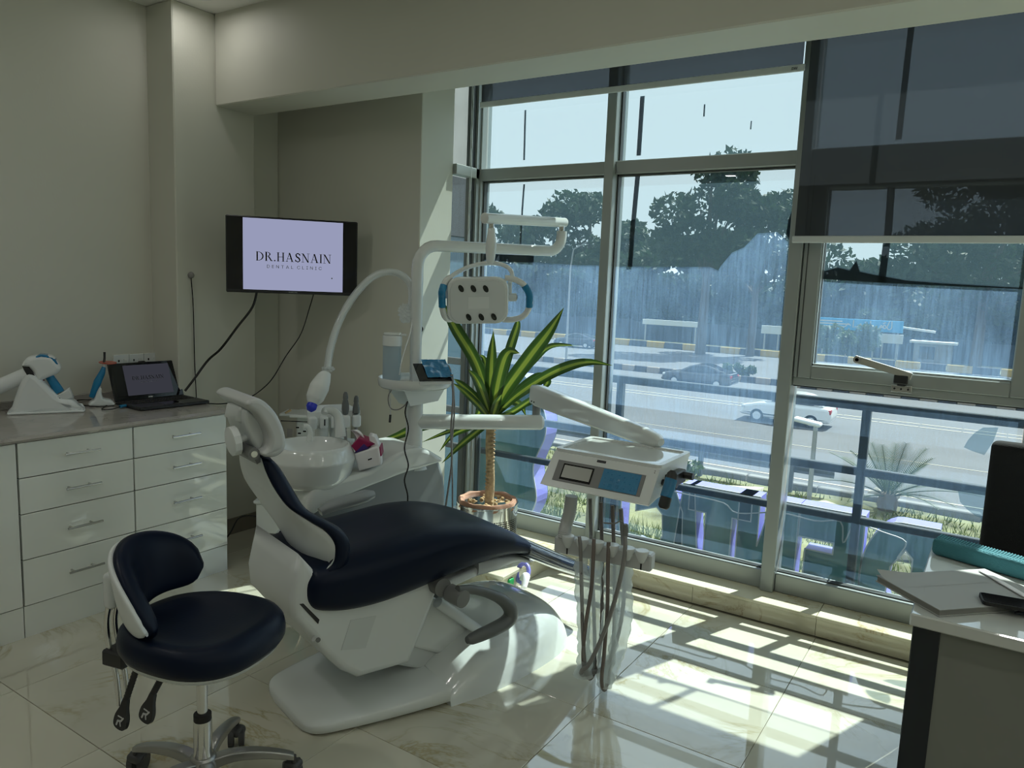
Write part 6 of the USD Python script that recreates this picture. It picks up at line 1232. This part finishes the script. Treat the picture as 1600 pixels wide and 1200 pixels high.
for k in range(5):
    a = math.radians(50 + 72 * k - SA); ca, sa = math.cos(a), math.sin(a)
    P_ = arr([(r * ca, r * sa, z) for r, z in ((0.03, 0.105), (0.09, 0.118), (0.17, 0.112), (0.24, 0.095), (0.268, 0.085))]); sd = arr([-sa, ca, 0])
    rr = [[p + sd * x + arr([0, 0, z]) for x, z in rect_ring(w_, h_, 0.006, 3)] for p, w_, h_ in zip(spline(P_, 3), np.linspace(0.042, 0.026, 13), np.linspace(0.036, 0.02, 13))]
    part(so, "base_leg", loft(rr), "cast_aluminium", 45)
    c = arr([0.268 * ca, 0.268 * sa, 0]); t_ = math.radians(50 + 72 * k * 2.3); w1 = arr([math.cos(t_), math.sin(t_), 0]); o_ = arr([-w1[1], w1[0], 0]) * 0.018
    cs = part(so, "caster", cat(*[tube([c + o_ + w1 * s * 0.008 + arr([0, 0, 0.030]), c + o_ + w1 * s * 0.026 + arr([0, 0, 0.030])], [0.030, 0.029], 20) for s in (-1, 1)]), "caster_grey", 40)
    part(cs, "hood", cat(cyl(c + arr([0, 0, 0.05]), c + arr([0, 0, 0.088]), 0.008, n=10), mv(rbox((0, 0, 0.050), (0.05, 0.05, 0.030), 0.012), tuple(c + o_ * 0.6))), "caster_grey", 50)

# ------------------------------------------------------------ desk at the right edge and the things on it
DZ = 0.75
dk = thing("desk", "grey desk with glossy pale top and dark vertical stripe at the right edge", "desk")
part(dk, "desk_top", bx(-0.138, 1.75, 2.262, 3.02, DZ - 0.036, DZ, 0.004), "desk_top_white", 30)
part(dk, "front_panel", bx(-0.062, 1.72, 2.292, 2.312, 0.0, DZ - 0.037), "desk_laminate", False)
part(dk, "corner_stripe", bx(-0.130, -0.062, 2.288, 2.315, 0.0, DZ - 0.037, 0.003), "desk_stripe", 30)
part(dk, "side_panel", bx(-0.130, -0.110, 2.316, 3.0, 0.0, DZ - 0.037), "desk_laminate", False)
part(dk, "side_panel", bx(1.70, 1.72, 2.316, 3.0, 0.0, DZ - 0.037), "desk_laminate", False)
ng = arr([-0.070, 2.280, 0]); nX = arr([0.69, 0.72, 0]); nX /= np.linalg.norm(nX); nY = arr([-nX[1], nX[0], 0])
NB = lambda m: place(m, ng, nX, nY)
nb2 = thing("notebook", "thick grey notebook lying skew over the desk's left edge under the phone", "notebook")
part(nb2, "page_block", NB(bx(0.003, 0.39, 0.003, 0.247, DZ + 0.004, DZ + 0.019)), "paper_edge", False)
part(nb2, "cover", NB(cat(bx(0, 0.395, 0, 0.25, DZ + 0.019, DZ + 0.021), bx(0, 0.395, 0, 0.25, DZ + 0.001, DZ + 0.004))), "paper_grey", False)
cv, cu_ = np.meshgrid(np.linspace(0, 0.395, 8), np.linspace(0.15, 0.25, 10), indexing="ij"); cz = DZ + 0.0215 + 0.018 * np.maximum(0, (cu_ - 0.2) / 0.05) ** 2 * np.clip(1 - cv / 0.12, 0, 1); i_ = np.arange(cv.size).reshape(cv.shape)
part(nb2, "curled_page", NB(tm(np.stack([cv, cu_, cz], -1).reshape(-1, 3), np.vstack([np.stack([i_[:-1, :-1], i_[1:, :-1], i_[1:, 1:]], -1).reshape(-1, 3), np.stack([i_[:-1, :-1], i_[1:, 1:], i_[:-1, 1:]], -1).reshape(-1, 3)]))), "paper_grey", True)
ph = thing("mobile_phone", "black mobile phone with reflecting screen lying on the grey notebook", "phone")
A, B = ptz(1504, 921, DZ + 0.03), ptz(1536, 941, DZ + 0.03); fx = arr([0.985, 0.17, 0]); fy = A - B; fy[2] = 0; fy -= fx * (fy @ fx); fl2 = np.linalg.norm(fy); fy /= fl2
PH = lambda m: place(m, arr([B[0], B[1], DZ + 0.0225]), fx, fy)
part(ph, "case", PH(ext(Polygon(rect_ring(0.155, 0.076, 0.012, 5, 0.0775, 0.038)), 0.010)), "black_rubber", 40); part(ph, "screen", PH(ext(Polygon(rect_ring(0.147, 0.068, 0.009, 5, 0.0775, 0.038)), 0.0008, 0.010)), "black_gloss", False)
pn = ptz(1585, 957, DZ + 0.006); solo("ballpoint_pen", tube([pn, pn + arr([0.01, 0.003, 0.0005]), pn + arr([0.14, 0.05, 0.0005])], [0.002, 0.0055, 0.0055], 12), "navy_under_plastic", "dark blue ballpoint pen on the desk in front of the notebook", "pen")
r0, r1 = ptz(1533, 892, DZ + 0.024), ptz(1605, 934, DZ + 0.024); solo("paper_strip", place(bx(0, np.linalg.norm(r1 - r0), -0.009, 0.009, 0, 0.003), r0, r1 - r0, np.cross([0, 0, 1], r1 - r0)), "tissue_white", "narrow pale strip lying across the notebook behind the phone", "ruler", smooth=False)
f0, f1 = arr([-0.128, 2.87, 0]), arr([0.62, 2.60, 0]); V = VP(f0, f1 - f0)
tf = thing("teal_pouch", "long teal ribbed pouch standing along the far side of the desk top", "pouch"); Lf = np.linalg.norm(f1 - f0)
part(tf, "pouch", V.put(rbox((Lf / 2, 0.0, DZ + 0.030), (Lf, 0.05, 0.058), 0.016)), "teal_fabric", 60)
part(tf, "ribbed_edge", V.put(cat(*[cyl([x, -0.012, DZ + 0.056], [x + 0.002, 0.02, DZ + 0.064], 0.0035, n=6) for x in np.arange(0.012, Lf - 0.01, 0.0085)])), "teal_fabric", False)
oc = thing("office_chair", "black fabric office chair behind the desk before the right window", "chair", (0.23, 3.32, 0), 0)
part(oc, "backrest", mv(rbox((0, 0.0, 0.0), (0.47, 0.07, 0.62), 0.025), (0.005, 0.0, 0.785), rx=4), "chair_fabric", 50); part(oc, "seat", rbox((0, -0.27, 0.46), (0.48, 0.46, 0.09), 0.035), "chair_fabric", 50)
part(oc, "back_bar", tube([(0, 0.045, 0.7), (0, 0.06, 0.5), (0, -0.05, 0.40), (0, -0.25, 0.40)], 0.02, 10, 4), "dark_plastic"); part(oc, "column", cyl([0, -0.25, 0.10], [0, -0.25, 0.42], 0.028), "dark_plastic")
for k in range(5):
    a = k * 1.2566 + 0.3; part(oc, "base_leg", tube([(0, -0.25, 0.10), (0.28 * math.cos(a), -0.25 + 0.28 * math.sin(a), 0.07)], [0.024, 0.016], 8), "dark_plastic"); part(oc, "caster", mv(trimesh.creation.icosphere(2, 0.028), (0.28 * math.cos(a), -0.25 + 0.28 * math.sin(a), 0.03)), "dark_plastic")

# ------------------------------------------------------------ potted dracaena
shade("leaf_striped", {"u": ("uvmap", {"attribute": "st"}), "s": ("separate_xyz", {}), "n": ("noise_texture", {"scale": 6.0, "detail": 3.0}), "mp": ("mapping", {"scale": (9.0, 0.5, 1.0)}),
      "a": ("math", {"math_type": "subtract", "value2": 0.5}), "ab": ("math", {"math_type": "absolute"}), "nn": ("math", {"math_type": "multiply_add", "value2": 0.22, "value3": -0.11}), "ad": ("math", {"math_type": "add"}),
      "r": ("rgb_ramp", {"ramp": [(0.0, (0.26, 0.34, 0.04)), (0.10, (0.30, 0.36, 0.06)), (0.17, (0.055, 0.12, 0.018)), (0.40, (0.030, 0.070, 0.016)), (0.5, (0.06, 0.11, 0.03))]}),
      "p": ("principled_bsdf", {"roughness": 0.32}), "t": ("translucent_bsdf", {}), "m": ("mix_closure", {"fac": 0.42})},
      [("u.UV", "s.vector"), ("u.UV", "mp.vector"), ("mp.vector", "n.vector"), ("s.x", "a.value1"), ("a.value", "ab.value1"), ("n.fac", "nn.value1"), ("ab.value", "ad.value1"), ("nn.value", "ad.value2"), ("ad.value", "r.fac"),
       ("r.color", "p.base_color"), ("r.color", "t.color"), ("p.BSDF", "m.closure1"), ("t.BSDF", "m.closure2")], "m.closure")
PL = arr([-2.37, 3.45, 0]); pd = thing("potted_dracaena", "tall striped dracaena in a fluted terracotta pot, behind the bracket arm by the window", "potted plant", tuple(PL))
lv_ = lambda p: arr(p) - PL
part(pd, "trunk", tube([(0.01, 0, 0.36), (0.012, 0.005, 0.5), (0.0, 0.0, 0.7), (0.005, 0, 0.86)], [0.027, 0.025, 0.022, 0.020] if False else [0.027, 0.0245, 0.023, 0.024], 16, 10), "bark", 60)
sgm = [lathe([(0.0235, z), (0.0265, z + 0.006), (0.0235, z + 0.012)], 14, (0.008, 0.002, 0)) for z in np.arange(0.40, 0.84, 0.022)]; part(pd, "leaf_scar", cat(*sgm), "bark", 60)
def flute(r, z, k, amp, n=120):
    a = np.linspace(0, 2 * np.pi, n, endpoint=False); rr = r + amp * np.cos(k * a); return np.stack([rr * np.cos(a), rr * np.sin(a), np.full(n, z) + amp * 0.9 * np.sin(k * a)], 1)
part(pd, "pot", loft([flute(0.10, 0.112, 9, 0), flute(0.13, 0.22, 9, 0), flute(0.148, 0.315, 9, 0.001), flute(0.158, 0.33, 9, 0.004), flute(0.168, 0.352, 9, 0.006), flute(0.166, 0.378, 9, 0.005), flute(0.158, 0.388, 9, 0.003), flute(0.140, 0.384, 9, 0.001), flute(0.134, 0.36, 9, 0.0), flute(0.13, 0.352, 9, 0)]), "terracotta", 50)
gx2, gy2 = np.meshgrid(np.linspace(0, 2 * np.pi, 40), np.linspace(0, 0.132, 9), indexing="ij"); sz = 0.356 + 0.022 * meshkit.fbm(np.stack([gy2 * np.cos(gx2) * 22, gy2 * np.sin(gx2) * 22, gx2 * 0], -1), 3, 8); i_ = np.arange(gx2.size).reshape(gx2.shape)
part(pd, "soil", tm(np.stack([gy2 * np.cos(gx2), gy2 * np.sin(gx2), sz], -1).reshape(-1, 3), np.vstack([np.stack([i_[:-1, :-1], i_[1:, :-1], i_[1:, 1:]], -1).reshape(-1, 3), np.stack([i_[:-1, :-1], i_[1:, 1:], i_[:-1, 1:]], -1).reshape(-1, 3)])), "soil", True)
r = np.random.default_rng(14); part(pd, "soil_clods", cat(*[mv(trimesh.creation.icosphere(1, r.uniform(0.006, 0.013)), (r.uniform(-.09, .09), r.uniform(-.09, .09), 0.372)) for _ in range(26)]), "soil", True, kind="stuff")
def leaf(pts, hw, fold=0.25, roll=0.0, seed=0):
    c = spline([lv_(pt(*p)) for p in pts], 7); n = len(c); t = np.gradient(c, axis=0); t /= np.linalg.norm(t, axis=1, keepdims=True)
    vw = lv_(EYE) - c; vw /= np.linalg.norm(vw, axis=1, keepdims=True)
    sd = np.cross(t, vw); sd /= np.linalg.norm(sd, axis=1, keepdims=True) + 1e-9; nr = np.cross(sd, t)
    u = np.linspace(0, 1, n); w = hw * 0.88 * np.minimum(1, 0.42 + 2.1 * u) * np.clip(1 - np.maximum(0, (u - 0.5) / 0.5) ** 1.9, 0.012, 1)
    rl = roll * u
    sd2 = sd * np.cos(rl)[:, None] + nr * np.sin(rl)[:, None]; nr2 = np.cross(sd2, t)
    k = np.linspace(-1, 1, 7); wav = 0.10 * np.sin(u * 9 + seed)[:, None] * w[:, None] * np.abs(k)[None]
    P = c[:, None] + sd2[:, None] * (k[None, :, None] * w[:, None, None]) + nr2[:, None] * ((fold * np.abs(k)[None] * w[:, None] + wav)[..., None])
    i_ = np.arange(n * 7).reshape(n, 7)
    f = np.vstack([np.stack([i_[:-1, :-1], i_[1:, :-1], i_[1:, 1:]], -1).reshape(-1, 3), np.stack([i_[:-1, :-1], i_[1:, 1:], i_[:-1, 1:]], -1).reshape(-1, 3)])
    uv = np.stack([np.broadcast_to((k + 1) / 2, (n, 7)), np.broadcast_to(u[:, None], (n, 7))], -1).reshape(-1, 2)
    part(pd, "leaf", tm(P.reshape(-1, 3), f), "leaf_striped", True, uv=uv)
D0 = 4.26; cr_ = [(768, 660, D0)]
LV = [([(769, 652, D0), (790, 610, D0 - .04), (829, 556, D0 - .10), (858, 518, D0 - .12), (881, 481, D0 - .10)], 0.048, .25, .2),
      ([(771, 648, D0), (806, 596, D0 + .05), (835, 562, D0 + .10), (862, 541, D0 + .14), (906, 540, D0 + .16)], 0.026, .35, .6),
      ([(771, 652, D0), (805, 620, D0 - .03), (850, 590, D0 - .06), (890, 572, D0 - .09), (922, 566, D0 - .12), (957, 571, D0 - .14)], 0.034, .35, .3),
      ([(771, 652, D0), (800, 622, D0 + .02), (838, 592, D0 + .04), (855, 597, D0 + .05), (842, 613, D0 + .05)], 0.036, .4, .2),
      ([(771, 655, D0), (805, 640, D0 + .05), (850, 623, D0 + .08), (898, 624, D0 + .10)], 0.015, .5, .4),
      ([(768, 650, D0), (767, 610, D0 - .06), (768, 565, D0 - .10), (771, 517, D0 - .10)], 0.040, .3, 0),
      ([(770, 650, D0), (776, 610, D0 - .10), (786, 568, D0 - .15), (796, 550, D0 - .17), (812, 552, D0 - .18)], 0.044, .25, .5),
      ([(770, 648, D0), (783, 596, D0 + .08), (797, 545, D0 + .13), (808, 510, D0 + .15), (809, 497, D0 + .15)], 0.032, .3, .2),
      ([(767, 652, D0), (757, 606, D0 - .06), (741, 562, D0 - .10), (712, 514, D0 - .13), (699, 490, D0 - .14), (687, 466, D0 - .14)], 0.040, .35, -.4),
      ([(767, 652, D0), (752, 610, D0 - .14), (742, 590, D0 - .18), (731, 577, D0 - .2)], 0.030, .5, -.3),
      ([(767, 655, D0), (745, 624, D0 - .08), (722, 602, D0 - .14), (709, 592, D0 - .16)], 0.026, .35, -.5),
      ([(767, 657, D0), (748, 634, D0 - .12), (725, 612, D0 - .16), (706, 598, D0 - .18)], 0.022, .4, -.5),
      ([(766, 658, D0), (748, 672, D0 - .10), (718, 696, D0 - .16), (690, 724, D0 - .2)], 0.022, .4, .4),
      ([(766, 656, D0), (735, 662, D0 - .10), (700, 674, D0 - .16), (659, 691, D0 - .2)], 0.016, .4, .4),
      ([(766, 655, D0), (720, 654, D0 - .05), (655, 667, D0 - .10), (620, 681, D0 - .12), (583, 693, D0 - .12)], 0.030, .3, .3),
      ([(768, 640, D0), (762, 590, D0 + .10), (757, 562, D0 + .16), (749, 554, D0 + .18)], 0.020, .3, .2),
      ([(769, 655, D0), (776, 632, D0 - .16), (784, 616, D0 - .22)], 0.026, .4, 0),
      ([(770, 655, D0), (800, 644, D0 - .10), (832, 624, D0 - .18), (846, 618, D0 - .2)], 0.022, .4, .3),
      ([(766, 657, D0), (752, 640, D0 + .06), (738, 664, D0 + .08), (707, 680, D0 + .08), (686, 706, D0 + .06)], 0.022, .3, .3),
      ([(770, 652, D0), (790, 628, D0 + .14), (812, 632, D0 + .2), (822, 650, D0 + .22)], 0.026, .4, .2)]
for i, (p, hw_, fo, ro) in enumerate(LV): leaf(p, hw_, fo, ro, i * 1.7)
bs = thing("steel_planter", "perforated stainless steel planter holding the terracotta pot by the window", "planter", (PL[0], PL[1], 0.104))
part(bs, "rim_band", lathe([(0.166, 0.19), (0.172, 0.19), (0.172, 0.255), (0.176, 0.258), (0.176, 0.266), (0.166, 0.266)], 56), "chrome", 40); part(bs, "base_band", lathe([(0.02, 0.0), (0.172, 0.0), (0.172, 0.045), (0.167, 0.045), (0.167, 0.006), (0.02, 0.006)], 56), "chrome", 40)
NV = 84
gridm = [bx(-0.002, 0.002, -0.0018, 0.0018, 0.04, 0.195) for _ in range(1)]
bars = cat(*[mv(gridm[0], (0.1695 * math.cos(a), 0.1695 * math.sin(a), 0), rz=math.degrees(a) + 90) for a in np.linspace(0, 2 * np.pi, NV, endpoint=False)])
hoops = cat(*[lathe([(0.168, z), (0.171, z), (0.171, z + 0.0045), (0.168, z + 0.0045), (0.168, z)], NV) for z in np.arange(0.05, 0.19, 0.0118)])
part(bs, "perforated_band", cat(bars, hoops), "chrome", 30, "lattice of small square holes")
part(bs, "seam_band", mv(bx(-0.03, 0.03, -0.0015, 0.0015, 0.04, 0.195), (0.173 * math.cos(-1.0), 0.173 * math.sin(-1.0), 0), rz=-57 + 90), "chrome", False)
part(bs, "inner_liner", lathe([(0.155, 0.01), (0.155, 0.16), (0.150, 0.16), (0.150, 0.012)], 40), "dark_plastic", 40)
